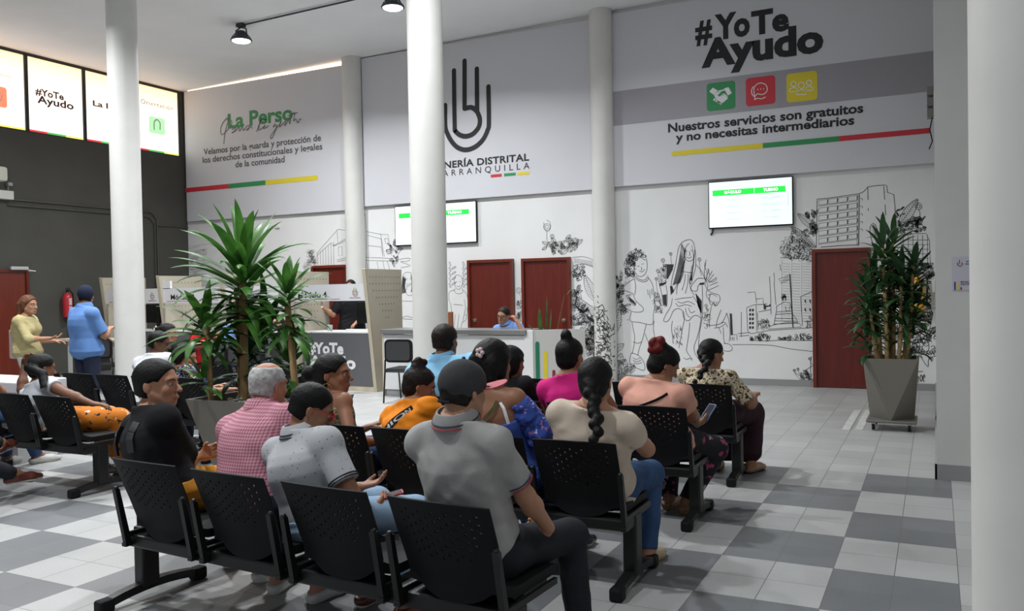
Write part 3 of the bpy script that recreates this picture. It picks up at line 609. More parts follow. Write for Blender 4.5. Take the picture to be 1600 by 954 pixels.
# ================================================================ TURN SCREENS
def screen(px,label,left):
    a=[onY(*q,W-.06) for q in px]; x0,x1=(a[0].x+a[2].x)/2,(a[1].x+a[3].x)/2; z1=(a[0].z+a[1].z)/2; z0=(a[2].z+a[3].z)/2
    o=empty('wall_screen',((x0+x1)/2,W,z0),label,'screen','turn screens on the back wall'); P_=('Y',W-.062)
    k=[]
    k.append(MB().box((x0,W-.06,z0),(x1,W-.02,z1),.006).build('casing',black_pl,o))
    k.append(MB().box((x0+.015,W-.0615,z0+.02),(x1-.015,W-.0595,z1-.015)).build('display',mat('lit_display',(.5,.55,.55),.3,emit=((.86,.97,1),.82)),o))
    k.append(MB().box(((x0+x1)/2-.2,W-.02,z0+.15),((x0+x1)/2+.2,W,z1-.15)).build('wall_bracket',black_mt,o))
    w=x1-x0;h=z1-z0; g0,g1=x0+.055*w,x1-.085*w; gt,gb=z1-.19*h,z1-.31*h
    gr=mat('lit_green_bar',(.02,.65,.06),.4,emit=((.01,.8,.05),1.0)); wt=mat('lit_white_text',(1,1,1),.4,emit=((1,1,1),1.2)); gt_=mat('lit_grey_text',(.5,.55,.58),.4,emit=((.42,.52,.58),.75))
    k.append(MB().box((g0,W-.0635,gb),(g0+(g1-g0)*.58-.004,W-.062,gt)).box((g0+(g1-g0)*.58+.004,W-.0635,gb),(g1,W-.062,gt)).build('heading_bar',gr,o))
    def T(s,u0,u1,z,c,m,bold=.02): k.append(lettering(o,s,P_,(u0,z),(u1,z),c,m,bold=bold,world=True,d=.003))
    T('MÓDULO',x0+.2*w,x0+.40*w,gb+.035*h,.055*h,wt,.04); T('TURNO',x0+.66*w,x0+.83*w,gb+.035*h,.055*h,wt,.04)
    rows=[('Módulo 1','SAL 0009'),('Módulo 2','SER 0002'),('Módulo 4','OC 0001'),('Módulo 3','CEN 0002')]
    for i,(p,q) in enumerate(rows):
        z=gb-(.12+.135*i)*h; T(p,x0+.22*w,x0+.4*w,z,.045*h,gt_,0); T(q,x0+.64*w,x0+.85*w,z,.045*h,gt_,0)
    k.append(MB().box((x1-.06*w,W-.0632,gb-.3*h),(x1-.055*w,W-.062,gb)).build('scroll_bar',gt_,o))
    T('Defensoria en linea',x0+.15*w,x0+.4*w,z1-.13*h,.035*h,gt_,0)
    if not left: k.append(MB().tube([(x0+.06,W-.03,z0),(x0+.05,W-.02,z0-.05),(x0+.02,W-.01,z0-.09)],.012).build('cable',black_mt,o))
    for c in k: onb(o,c)
screen([(1105.5,283),(1238.5,276),(1108,358),(1240,351)],'wall mounted turn screen beneath the large slogan banner',False)
screen([(616,322),(743.5,313.5),(618,386),(745.5,377)],'wall mounted turn screen partly hidden behind the middle round column',True)
# ================================================================ PEOPLE: bodies as one smooth surface grown from a distance field
f32=np.float32
def nv(v): v=np.array(v,float); return v/(np.linalg.norm(v)+1e-9)
class Field:
    def __init__(s,h): s.h=h; s.p=[]; s.clips=[]
    def cone(s,a,b,ra,rb,k=.02,clip=None):
        a=np.array(a,f32);b=np.array(b,f32); R=max(ra,rb); lo=np.minimum(a,b)-R;hi=np.maximum(a,b)+R
        ba=b-a; L2=float(ba@ba)+1e-9
        def fn(P):
            t=np.clip(((P-a)@ba)/L2,0,1); d=np.linalg.norm(P-a-t[...,None]*ba,axis=-1)-(ra+(rb-ra)*t)
            if clip is not None: d=np.maximum(d,(P-np.array(clip[0],f32))@np.array(nv(clip[1]),f32))
            return d
        s.p.append((fn,k,lo,hi,0)); return s
    def ell(s,c,r,k=.02,M=None,sub=False,clip=None):
        c=np.array(c,f32); r=np.array(r,f32) if not np.isscalar(r) else np.array([r]*3,f32); R=float(r.max())
        Mt=None if M is None else np.array(M,f32)
        def fn(P):
            q=P-c
            if Mt is not None: q=q@Mt
            k0=np.linalg.norm(q/r,axis=-1); k1=np.linalg.norm(q/(r*r),axis=-1)+1e-6
            d=k0*(k0-1)/k1
            if clip is not None: d=np.maximum(d,(P-np.array(clip[0],f32))@np.array(nv(clip[1]),f32))
            return d
        s.p.append((fn,k,c-R,c+R,1 if sub else 0)); return s
    def custom(s,fn,k,lo,hi,sub=False): s.p.append((fn,k,np.array(lo,f32),np.array(hi,f32),1 if sub else 0)); return s
    def clip(s,pt,n): s.clips.append((np.array(pt,f32),np.array(nv(n),f32))); return s
    def mesh(s,name,m=None,wr=0,seed=0,org=(0,0,0),wfreq=1):
        h=s.h; adds=[q for q in s.p if not q[4]]
        lo=np.min([q[2] for q in adds],0)-3*h-.012; hi=np.max([q[3] for q in adds],0)+3*h+.012
        n=np.ceil((hi-lo)/h).astype(int)+1
        ax=[(lo[i]+h*np.arange(n[i])).astype(f32) for i in range(3)]
        Dm=np.full(n,.05,f32)
        for fn,k,a,b,sub in s.p:
            pad=k+2*h+.012
            i0=np.maximum(np.floor((a-pad-lo)/h).astype(int),0); i1=np.minimum(np.ceil((b+pad-lo)/h).astype(int)+1,n)
            if (i1<=i0).any(): continue
            sl=tuple(slice(i0[j],i1[j]) for j in range(3))
            P=np.stack(np.meshgrid(*[ax[j][sl[j]] for j in range(3)],indexing='ij'),-1)
            d=fn(P).astype(f32); D0=Dm[sl]
            if sub:
                d=-d; hh=np.clip(.5-.5*(d-D0)/-k,0,1) if False else None
                mx=np.maximum(D0,d); e=np.maximum(k-np.abs(D0-d),0)/k; Dm[sl]=mx+e*e*k*.25
            else:
                e=np.maximum(k-np.abs(D0-d),0)/k; Dm[sl]=np.minimum(D0,d)-e*e*k*.25
        if wr:
            r=np.random.RandomState(seed); X=ax[0][:,None,None];Y=ax[1][None,:,None];Z=ax[2][None,None,:]; w=0
            for i in range(5):
                v=r.randn(3)*np.array([14,14,20])*(1+.35*i)*wfreq; p=r.rand()*6
                w=w+np.sin(X*v[0]+Y*v[1]+Z*v[2]+p+1.5*np.sin(X*v[1]*.6+Z*v[0]*.5+p))/(1+.4*i)
            Dm=Dm+(wr*w*.45).astype(f32)
        if s.clips:
            P=np.stack(np.meshgrid(*ax,indexing='ij'),-1)
            for pt,nn in s.clips: Dm=np.maximum(Dm,(P-pt)@nn)
        Dm[[0,-1]]=.05;Dm[:,[0,-1]]=.05;Dm[:,:,[0,-1]]=.05
        v,fc=nets(Dm,lo,h)
        v=v-np.array(org)
        me=bpy.data.meshes.new(name); me.vertices.add(len(v)); me.vertices.foreach_set('co',v.astype(f32).ravel())
        me.loops.add(len(fc)*4); me.polygons.add(len(fc)); me.loops.foreach_set('vertex_index',fc.ravel().astype(np.int32))
        me.polygons.foreach_set('loop_start',(np.arange(len(fc))*4).astype(np.int32)); me.polygons.foreach_set('loop_total',np.full(len(fc),4,np.int32))
        me.update(calc_edges=True); me.polygons.foreach_set('use_smooth',[True]*len(fc)); me.validate()
        if m: me.materials.append(m)
        return me
def nets(Dm,lo,h):
    S_=Dm<0; c=S_[:-1,:-1,:-1]; anyc=c.copy(); allc=c.copy()
    offs=[(i,j,k) for i in (0,1) for j in (0,1) for k in (0,1)]
    n=Dm.shape
    def sh(A,o): return A[o[0]:n[0]-1+o[0],o[1]:n[1]-1+o[1],o[2]:n[2]-1+o[2]]
    for o in offs[1:]: q=sh(S_,o); anyc|=q; allc&=q
    act=anyc&~allc; I=np.argwhere(act); idx=np.full(act.shape,-1,np.int64); idx[act]=np.arange(len(I))
    acc=np.zeros((len(I),3)); cnt=np.zeros(len(I))
    for a in offs:
        for ax in range(3):
            if a[ax]: continue
            b=list(a); b[ax]=1
            da=Dm[I[:,0]+a[0],I[:,1]+a[1],I[:,2]+a[2]]; db=Dm[I[:,0]+b[0],I[:,1]+b[1],I[:,2]+b[2]]
            m=(da<0)!=(db<0); t=np.where(m,da/(da-db+1e-12),0)
            p=np.array(a,float)[None]+0*acc; p[:,ax]=t
            acc+=np.where(m[:,None],p,0); cnt+=m
    v=(I+acc/np.maximum(cnt,1)[:,None])*h+lo
    F=[]
    for ax in range(3):
        u,w=(ax+1)%3,(ax+2)%3
        s0=[slice(None)]*3;s1=[slice(None)]*3; s0[ax]=slice(0,-1);s1[ax]=slice(1,None)
        A,B=S_[tuple(s0)],S_[tuple(s1)]; E=np.argwhere(A!=B)
        E=E[(E[:,u]>0)&(E[:,w]>0)&(E[:,u]<n[u]-1)&(E[:,w]<n[w]-1)]
        inside=S_[E[:,0],E[:,1],E[:,2]]
        def g(du,dw):
            q=E.copy(); q[:,u]-=du; q[:,w]-=dw; return idx[q[:,0],q[:,1],q[:,2]]
        q=np.stack([g(1,1),g(0,1),g(0,0),g(1,0)],1); q[~inside]=q[~inside][:,::-1]; F.append(q)
    F=np.concatenate(F); return v,F[(F>=0).all(1)]
PROF=[(-.13,.09,.07),(-.09,.155,.115),(-.03,.178,.135),(.05,.168,.125),(.14,.153,.112),(.22,.157,.115),(.30,.170,.123),(.38,.176,.12),(.43,.172,.105),(.48,.135,.082),(.53,.08,.062),(.57,.055,.055)]
PROF=np.array(PROF)
def rotm(th,pi,ro):
    """head axes: right, front, up; th heading clockwise from +Y, pi nod down, ro tilt to the right (degrees)"""
    th,pi,ro=[math.radians(a) for a in (th,pi,ro)]
    f=np.array([math.sin(th),math.cos(th),0]); r=np.array([math.cos(th),-math.sin(th),0]); u=np.array([0,0,1.])
    f2=math.cos(pi)*f-math.sin(pi)*u; u2=math.sin(pi)*f+math.cos(pi)*u
    r3=math.cos(ro)*r-math.sin(ro)*u2; u3=math.sin(ro)*r+math.cos(ro)*u2
    return np.stack([r3,f2,u3],1)   # columns
def ik(S0,T,l1,l2,hint):
    S0=np.array(S0,float);T=np.array(T,float); d=T-S0; L=np.linalg.norm(d)
    if L>(l1+l2)*.998: T=S0+d/L*(l1+l2)*.998; d=T-S0; L=np.linalg.norm(d)
    u=d/L; a=(l1*l1-l2*l2+L*L)/(2*L); hh=math.sqrt(max(l1*l1-a*a,0)); hv=np.array(hint,float); hv=nv(hv-u*(hv@u))
    return S0+u*a+hv*hh,T
skin={}
def skinm(k):
    cols=dict(deep=(.10,.042,.024),dark=(.17,.075,.042),brown=(.27,.125,.07),tan=(.40,.20,.12),light=(.52,.29,.19),old=(.42,.19,.12))
    m=mat('skin_'+k,cols[k],.5,bump=.1,bscale=120,dist=.001,spec=.35,var=.06,vscale=20)
    m.node_tree.nodes['Principled BSDF'].inputs['Subsurface Weight'].default_value=.0
    return m
def hairm(k):
    cols=dict(black=(.004,.0035,.0035),dark=(.012,.008,.006),red=(.13,.012,.012),grey=(.25,.24,.23),white=(.42,.41,.40),brown=(.05,.028,.018),auburn=(.12,.05,.025))
    return mat('hair_'+k,cols[k],.55,bump=.8,bscale=70,dist=.004,var=.35,vscale=45,spec=.20)
eye_w=mat('eye_white',(.36,.33,.31),.35); eye_d=mat('eye_dark',(.015,.01,.008),.2)
shoe_sole=mat('shoe_sole_white',(.55,.53,.48),.6)
def person(name,label,hip,head,body=0,face=0,nod=0,tilt=0,twist=0,w=1.0,hs=1.0,h=.008,female=False,hunch=.02,
           arms=None,sleeve=.6,legs=None,skinc='tan',shirt=None,pants=None,skirt=False,short_pants=None,hair='short',hairc='black',
           shoes=None,stand=False,eyes=True,neckline=.5,collar=None,group='people waiting',wr=.0035,extras=None,belly=0,shirt_bottom=-.06,bust=0,shoulders_bare=False,pantlen=1.0,glasses=None,offset_neck=0):
    org=np.array([hip[0],hip[1],0.]); root=empty(name,org,label,'person',group)
    seed=abs(hash(label))%1000 if False else sum(map(ord,label))%997
    sk=skinm(skinc); hc=np.array(head,float); hip=np.array(hip,float)
    Hm=rotm(face,nod,tilt); hr,hf,hu=Hm[:,0],Hm[:,1],Hm[:,2]
    HP=lambda x,y,z: hc+hs*(hr*x+hf*y+hu*z)
    bf=np.array([math.sin(math.radians(body)),math.cos(math.radians(body)),0.]); brt=np.array([bf[1],-bf[0],0.])
    N=hc-np.array([0,0,.100*hs])-hf*.035*hs-hu*.03*hs; N=N-bf*(.01+offset_neck)
    lat=(N-hip)@brt; lim=.05 if stand else .09
    if stand: hip=np.array([N[0],N[1],hip[2]])+bf*.015
    elif abs(lat)>lim: hip=hip+brt*(lat-math.copysign(lim,lat))
    up=N-hip; L=np.linalg.norm(up); up=up/L; tf=nv(bf-up*(bf@up)); tr=nv(np.cross(tf,up)); sc=L/.53
    tw=math.radians(twist); tr2=tr*math.cos(tw)-tf*math.sin(tw); tf2=tf*math.cos(tw)+tr*math.sin(tw)
    def TP(x,y,s_): # torso point; x right, y front, s along spine (.53 at the neck)
        t=np.clip(s_/.53,0,1); a=tw*t; R_=tr*math.cos(a)-tf*math.sin(a); F_=tf*math.cos(a)+tr*math.sin(a)
        return hip+up*s_*sc+R_*x*w+F_*(y-hunch*4*t*(1-t))
    hip32,up32,tr32,tf32=[a.astype(f32) for a in (hip,up,tr,tf)]
    pS=PROF[:,0]; pA=PROF[:,1].copy(); pB=PROF[:,2].copy()
    if female: pA=pA*np.interp(pS,[-.13,0,.14,.3,.45,.57],[1.02,1.06,.97,.93,.88,.9]); pB=pB*.95
    if belly: pB=pB+belly*np.exp(-((pS-.12)/.12)**2); pA=pA+belly*.7*np.exp(-((pS-.12)/.14)**2)
    def torso(infl,smin=-.13,smax=.57):
        def fn(P):
            q=P-hip32; s_=(q@up32)/sc; t=np.clip(s_/.53,0,1); x=q@tr32; y=q@tf32
            a=tw*t; x,y=x*np.cos(a)-y*np.sin(a),x*np.sin(a)+y*np.cos(a)
            y=y+hunch*4*t*(1-t)
            A_=np.interp(s_,pS,pA).astype(f32)*w+infl; B_=np.interp(s_,pS,pB).astype(f32)*(.5+.5*w)+infl
            rr=(np.abs(x/A_)**2.3+np.abs(y/B_)**2.3)**(1/2.3); d=(rr-1)*np.minimum(A_,B_)
            return np.maximum(d,np.maximum(smin-s_,s_-smax)*sc)
        R=.26*w; c0=hip+up*smin*sc; c1=hip+up*smax*sc
        return fn,np.minimum(c0,c1)-R,np.maximum(c0,c1)+R
    sw=.172 if not female else .152
    Sh={-1:TP(-sw,0,.445),1:TP(sw,0,.445)}
    l1,l2=.285*hs*(.95 if female else 1),.245*hs*(.95 if female else 1)
    arms=arms or {}
    AR={}
    for sd in (-1,1):
        a=dict(arms.get(sd,{})) ; 
        if 'to' in a: T=np.array(a['to'],float)
        elif 'rel' in a: x,y,z=a['rel']; T=hip+brt*x+bf*y+np.array([0,0,z])
        else: T=hip+brt*sd*.10+bf*.34+np.array([0,0,.06]) if not stand else hip+brt*sd*.24+bf*.02+np.array([0,0,-.12])
        hint=a.get('hint',(0,0,0)); hint=np.array(hint,float) if np.any(hint) else brt*sd*.6-bf*.35+np.array([0,0,-.7])
        E,T=ik(Sh[sd],T,l1,l2,hint); AR[sd]=(Sh[sd],E,T,a)
    legs=legs or {}
    LG={}
    tl,sl_=(.43,.42)
    for sd in (-1,1):
        a=legs.get(sd,{}); H0=hip+brt*sd*.09*w-np.array([0,0,.0])
        if 'foot' in a: x,y,z=a['foot']; T=hip+brt*x+bf*y; T[2]=z+.075
        elif stand: T=hip+brt*sd*.10-bf*.02; T[2]=.08
        else: T=hip+brt*sd*.13+bf*.40; T[2]=.08
        K,T=ik(H0,T,tl,sl_,(bf*1.0+np.array([0,0,.9])+brt*sd*a.get('out',.12)) if not stand else bf)
        fd=nv(bf+brt*sd*a.get('toe',.2)+np.array([0,0,a.get('tip',0)])); LG[sd]=(H0,K,T,fd)
    # ---- body
    B=Field(h)
    fn,lo,hi=torso(0 if not shoulders_bare else .0); B.custom(fn,.01,lo,hi)
    B.cone(N-up*.03,HP(0,-.02,-.055),.058*w**.3*(.88 if female else 1),.054*(.88 if female else 1),.03)
    for sd in (-1,1): B.cone(TP(sd*.045,-.01,.50),TP(sd*sw*.92,0,.455),.042,.05,.04)
    B.ell(HP(0,-.010,.025),(np.array([.075,.096,.086])*hs),.02,Hm); B.ell(HP(0,.028,-.045),(np.array([.057,.062,.072])*hs),.03,Hm)
    B.cone(HP(-.012,.062,-.098),HP(.012,.062,-.098),.018*hs,.018*hs,.03)
    for sd in (-1,1):
        B.ell(HP(sd*.036,.060,-.030),np.array([.022,.02,.022])*hs,.02,Hm); B.cone(HP(sd*.058,.0,-.045),HP(sd*.03,.055,-.085),.016*hs,.014*hs,.03)
    B.ell(HP(0,.074,.018),np.array([.048,.018,.014])*hs,.02,Hm)
    for sd in (-1,1): B.ell(HP(sd*.031,.101,-.006),.014*hs,.016,None,True)
    B.cone(HP(0,.086,.004),HP(0,.112,-.034),.007*hs,.011*hs,.012)
    for sd in (-1,1): B.ell(HP(sd*.012,.099,-.037),.0085*hs,.008)
    B.ell(HP(0,.090,-.063),np.array([.023,.010,.006])*hs,.006,Hm); B.ell(HP(0,.088,-.074),np.array([.019,.010,.007])*hs,.006,Hm)
    for sd in (-1,1):
        Me=rotm(face-sd*18,nod,tilt); B.ell(HP(sd*.079,-.012,-.012),np.array([.007,.017,.029])*hs,.004,Me); B.ell(HP(sd*.088,-.004,-.010),np.array([.005,.009,.015])*hs,.004,Me,True)
    fat=w**.8
    for sd in (-1,1):
        S0,E,T,a=AR[sd]; k_=.9 if female else 1
        B.ell(S0,.057*fat*k_,.03); B.cone(S0,E,.049*fat*k_,.039*fat*k_,.03); B.cone(E,T,.040*fat*k_,.026*k_,.02); 
        m_=(E*.72+T*.28); B.ell(m_,.041*fat*k_,.03)
        # hand
        hd=nv(a.get('dir',nv(T-E))); pn=np.array(a.get('palm',(0,0,-1)),float); pn=nv(pn-hd*(pn@hd)); sdv=np.cross(hd,pn)*sd  # thumb side
        if 'thumb' in a: 
            if sdv@np.array(a['thumb'],float)<0: sdv=-sdv
        curl=a.get('curl',.5); hs_=hs*.95
        K0=T+hd*.088*hs_
        for i,o in enumerate((.030,.011,-.009,-.027)):
            kn=K0+sdv*o*hs_-hd*.004*abs(i-1)*hs_; B.cone(T+hd*.012+sdv*o*.6*hs_,kn,.0145*hs_,.0115*hs_,.012)
            Lf=(.070,.080,.074,.058)[i]*hs_*1.05; d0=hd; p=kn
            for j,(fr,cu) in enumerate(((.42,.5),(.32,1.0),(.26,.8))):
                ang=curl*cu*1.1; d0=nv(d0*math.cos(ang)+pn*math.sin(ang)) if ang else d0
                pnj=nv(pn-d0*(pn@d0)); q=p+d0*Lf*fr; B.cone(p,q,(.0098-.001*j)*hs_,(.0090-.001*j)*hs_,.004); p=q
                pn_=pnj; pn=pn
        tb=T+hd*.028*hs_+sdv*.022*hs_; t1=tb+nv(hd*.75+sdv*.6+pn*.35)*.042*hs_; t2=t1+nv(hd*.9+sdv*.15+pn*.3*(1+curl))*.034*hs_
        B.cone(T+hd*.015*hs_,tb,.016*hs_,.0145*hs_,.012); B.cone(tb,t1,.0135*hs_,.0105*hs_,.006); B.cone(t1,t2,.0105*hs_,.0085*hs_,.004)
    for sd in (-1,1):
        H0,K,T,fd=LG[sd]; q=.5+.5*w
        B.cone(H0,K,.085*q,.058*q,.04); B.cone(K,T,.054*q,.036,.03); B.ell(K*.66+T*.34-nv(np.cross(K-T,np.cross(bf,K-T)))*-.0,.055*q,.03)
        heel=T+np.array([0,0,-.045])-fd*.025; ball=T+fd*.13+np.array([0,0,-.058+.0]); toe=T+fd*.185+np.array([0,0,-.062])
        B.cone(T,heel,.036,.028,.02); B.cone(heel,ball,.028,.024,.02); B.cone(T+fd*.02,ball,.034,.022,.03)
        wv=np.cross(fd,(0,0,1)); B.cone(ball-wv*.022,ball+wv*.022,.019,.019,.02); B.cone(ball,toe,.022,.013,.02)
    if bust:
        for sd in (-1,1): B.ell(TP(sd*.07,.10,.31),(.062,.05,.062),.05)
    bo=link('body',B.mesh('body',sk,org=org),root)
    # ---- top
    if shirt is not None:
        T_=Field(h); fn,lo,hi=torso(.013 if not stand else .024,shirt_bottom,.56 if neckline>.45 else neckline); T_.custom(fn,.01,lo,hi)
        if not shoulders_bare:
            T_.cone(N-up*.06,N+up*.03,.078*w**.3,.066*w**.3,.03)
            for sd in (-1,1): T_.cone(TP(sd*.045,-.01,.505),TP(sd*sw*.92,0,.455),.056,.064,.03)
        if bust:
            for sd in (-1,1): T_.ell(TP(sd*.07,.10,.31),(.074,.06,.072),.05)
        if sleeve>0:
            for sd in (-1,1):
                S0,E,T,a=AR[sd]; k_=.92 if female else 1; fl=.012 if sleeve<1 else .004
                T_.ell(S0,.068*fat*k_,.03)
                e=S0+(E-S0)*min(sleeve,1); d0=nv(E-S0)
                T_.cone(S0,e+d0*(.06 if sleeve<1 else 0),.060*fat*k_,.053*fat*k_+fl,.03,clip=(e,d0) if sleeve<1 else None)
                if sleeve>1:
                    e2=E+(T-E)*(sleeve-1); d1=nv(T-E); T_.cone(E,e2+d1*.04,.052*fat*k_,.040*k_,.03,clip=(e2,d1))
        if neckline>.45: T_.clip(N+up*(neckline-.495)*sc,up+tf*.35)
        link('shirt',T_.mesh('shirt',shirt,wr=wr,seed=seed,org=org),root)
    if pants is not None:
        P_=Field(h); fn,lo,hi=torso(.010 if not stand else .004,-.15,.03 if not stand else -.02); P_.custom(fn,.01,lo,hi)
        for sd in (-1,1):
            H0,K,T,fd=LG[sd]; q=.5+.5*w; e=K+(T-K)*min(1,pantlen)*.97; d0=nv(T-K)
            P_.cone(H0-np.array([0,0,.0 if not stand else .05]),K,(.097 if not stand else .088)*q,.073*q,.05 if not stand else .02); P_.cone(K,e+d0*.04,.070*q,.052*q if pantlen>=1 else .058,.03,clip=(e,d0))
        if skirt:
            for t in (.25,.5,.75,1): 
                a_,b_=[LG[sd][0]*(1-t)+LG[sd][1]*t for sd in (-1,1)]; P_.cone(a_,b_,.085,.085,.06)
            for t in (.2,.4,.6,.8):
                if t<=pantlen: a_,b_=[LG[sd][1]*(1-t)+LG[sd][2]*t for sd in (-1,1)]; P_.cone(a_,b_,.075,.075,.06)
        link('trousers' if not skirt else 'skirt',P_.mesh('trousers',pants,wr=wr*.9,seed=seed+3,org=org),root)
    if shoes is not None:
        for sd in (-1,1):
            H0,K,T,fd=LG[sd]; F_=Field(max(h*.8,.006)); z0=T[2]-.078; wv=nv(np.cross(fd,(0,0,1)))
            heel=T+np.array([0,0,-.040])-fd*.028; ball=T+fd*.13+np.array([0,0,-.047]); toe=T+fd*.195+np.array([0,0,-.052])
            F_.cone(heel,ball,.038,.034,.02); F_.cone(ball-wv*.014,ball+wv*.014,.033,.033,.02); F_.cone(ball,toe,.032,.026,.02)
            F_.cone(T+np.array([0,0,-.03]),heel,.044,.040,.02); F_.cone(T+fd*.02+np.array([0,0,-.03]),ball,.040,.030,.03)
            sole_n=nv(np.cross(wv,fd)); sole_n=sole_n if sole_n[2]>0 else -sole_n
            low=F_.__class__(F_.h); low.p=list(F_.p); base=T-sole_n*.077
            F_.clip(base+sole_n*.016,-sole_n); F_.clip(T-sole_n*.012,nv(sole_n-fd*.25))
            so=link('shoe',F_.mesh('shoe',shoes[0],org=org),root)
            low.p=[(fn,k,a,b,z) for fn,k,a,b,z in low.p]; low.clip(base,-sole_n); low.clip(base+sole_n*.02,sole_n)
            me=low.mesh('sole',shoes[1] if len(shoes)>1 else shoe_sole,org=org)
            if len(me.vertices): link('shoe_sole',me,so)
    # ---- hair
    hm=hairm(hairc) if isinstance(hairc,str) else hairc
    hh=max(min(h,.007),.005); Hf=Field(hh); t=dict(short=.005,crop=.002,bald=.001,bun=.006,pony=.006,braid=.005,long=.012,afro=.022,cap=.003,cropgrey=.004).get(hair,.005)
    Hf.ell(HP(0,-.014,.026),(np.array([.081+t,.099+t,.089+t]))*hs,.01,Hm); Hf.ell(HP(0,-.040,-.035),(np.array([.066+t,.062+t,.065]))*hs,.02,Hm)
    fw=.03 if hair in ('short','crop','cropgrey','cap') else .055
    for sd in (-1,1): Hf.ell(HP(sd*.085,.022,-.022),np.array([.03,.036,.042])*hs,.008,Hm,True)
    Hf.clip(HP(0,.072,.062),Hm@np.array([0,.82,-.57])); 
    if hair in ('short','crop','cropgrey','cap','bald'): Hf.clip(HP(0,-.05,-.062),Hm@np.array([0,-.25,-1]))
    if hair=='bald': Hf.ell(HP(0,-.015,.130),np.array([.070,.100,.062])*hs,.01,Hm,True)
    if hair=='bun':
        c=HP(*(extras or {}).get('bun',(0,-.085,.085))); rb=(extras or {}).get('bunr',.042)
        Hf.ell(c,rb*hs,.03); r_=np.random.RandomState(seed)
        for i in range(7): Hf.ell(c+r_.randn(3)*rb*.30,rb*.62*hs,.01)
    if hair in('braid','pony'):
        pts=(extras or {}).get('tail'); n_=len(pts)
        base=HP(0,-.10,-.01); Hf.ell(base,.032*hs,.02)
        P0=[base]+[org*0+np.array(p,float) for p in pts]; r0=(extras or {}).get('tailr',(.03,.022))
        for i in range(len(P0)-1):
            ln=np.linalg.norm(P0[i+1]-P0[i]); m_=max(1,int(ln/.03)) if hair=='braid' else 1
            for j in range(m_):
                a_=P0[i]+(P0[i+1]-P0[i])*j/m_; b_=P0[i]+(P0[i+1]-P0[i])*(j+1)/m_; tt=(i+j/m_)/n_; rr=r0[0]*(1-tt)+r0[1]*tt
                if hair=='braid': o=brt*.010*(-1)**(i*m_+j); Hf.ell((a_+b_)/2+o,rr,.008)
                else: Hf.cone(a_,b_,rr,rr*.95,.02)
    if hair=='long':
        ln=(extras or {}).get('len',.28)
        for x in (-.055,-.02,.02,.055): Hf.cone(HP(x*1.1,-.07,0),HP(x*1.2,-.085,-.05)+np.array([0,0,-ln]),.040*hs,.026,.03)
        for sd in (-1,1): Hf.cone(HP(sd*.075,-.01,.03),HP(sd*.082,-.02,-.05)+np.array([0,0,-ln*.75]),.024*hs,.02,.03)
    if hair=='afro':
        r_=np.random.RandomState(seed)
        for i in range(26):
            v_=nv(r_.randn(3)+np.array([0,0,.4])); v_=Hm@(v_*np.array([.09,.1,.09])); c=HP(0,-.03,.03)+v_
            Hf.ell(c,.026,.012)
    link('hair',Hf.mesh('hair',hm,wr=.0015,seed=seed,org=org,wfreq=4),root)
    # ---- face details
    if eyes:
        for sd in (-1,1):
            mb=MB(); mb.ball(HP(sd*.031,.0785,-.004)-org,.0100*hs,8); e=mb.build('eye',eye_w,root,True)
            mb=MB(); mb.ball(HP(sd*.031,.0845,-.004)-org,.0056*hs,6); mb.build('iris',eye_d,e,True)
            mb=MB(); mb.tube([HP(sd*.012,.093,.014)-org,HP(sd*.030,.092,.022)-org,HP(sd*.052,.076,.015)-org],[.0026,.0034,.002],6); mb.build('eyebrow',hairm('dark'),root,True)
        mb=MB(); mb.ball(HP(0,.0955,-.0685)-org,[.019*hs,.0045*hs,.0045*hs],8,Matrix(Hm.tolist())); mb.build('lips',mat('lips_'+skinc,tuple(c*k for c,k in zip(sk.node_tree.nodes['Principled BSDF'].inputs['Base Color'].default_value[:3],(1.05,.62,.65))),.4),root,True)
    if glasses:
        g_=MB()
        for sd in (-1,1):
            c=HP(sd*.033,.104,-.004)-org; g_.tube([c+(hr*math.cos(a*PI/7)*.024+hu*math.sin(a*PI/7)*.018) for a in range(15)],.0032,6)
            g_.tube([HP(sd*.057,.102,.0)-org,HP(sd*.078,.02,.004)-org,HP(sd*.084,-.02,-.012)-org],.0022,6)
        g_.tube([HP(-.009,.105,.0)-org,HP(.009,.105,.0)-org],.0022,6); g_.build('spectacles',glasses,root,True)
    if collar:
        # folded shirt collar round the neck
        cu=MB(); n_=28; cn=up*.9+nv(HP(0,-.02,-.055)-N)*.3; cn=nv(cn-tf*.18); a0=nv(np.cross(cn,tf)); a1=np.cross(a0,cn)*1
        c0=N+up*(.012)-org; rings=[]
        for (r_,z_) in ((.098,-.016),(.088,.018),(.073,.040),(.067,.040),(.070,.012),(.076,-.008)):
            rings.append([c0+a0*(r_*.98*w**.4*math.cos(2*PI*k/n_))+a1*(r_*1.0*math.sin(2*PI*k/n_))+cn*z_ for k in range(n_)])
        vs=[p for rg in rings for p in rg]; m_=len(rings)
        cu.add(vs,[(i*n_+k,i*n_+(k+1)%n_,((i+1)%m_)*n_+(k+1)%n_,((i+1)%m_)*n_+k) for i in range(m_) for k in range(n_)])
        cb=cu.build('collar',collar[0],root,True)
        for j,cm in enumerate(collar[1:]):
            tt=MB(); r_,z_=(.097-.004*j,-.008+.013*j); tt.tube([c0+a0*(r_*.99*w**.4*math.cos(2*PI*k/n_))+a1*(r_*1.01*math.sin(2*PI*k/n_))+cn*z_ for k in range(n_+1)],.003,6,False); tt.build('collar_stripe',cm,cb,True)
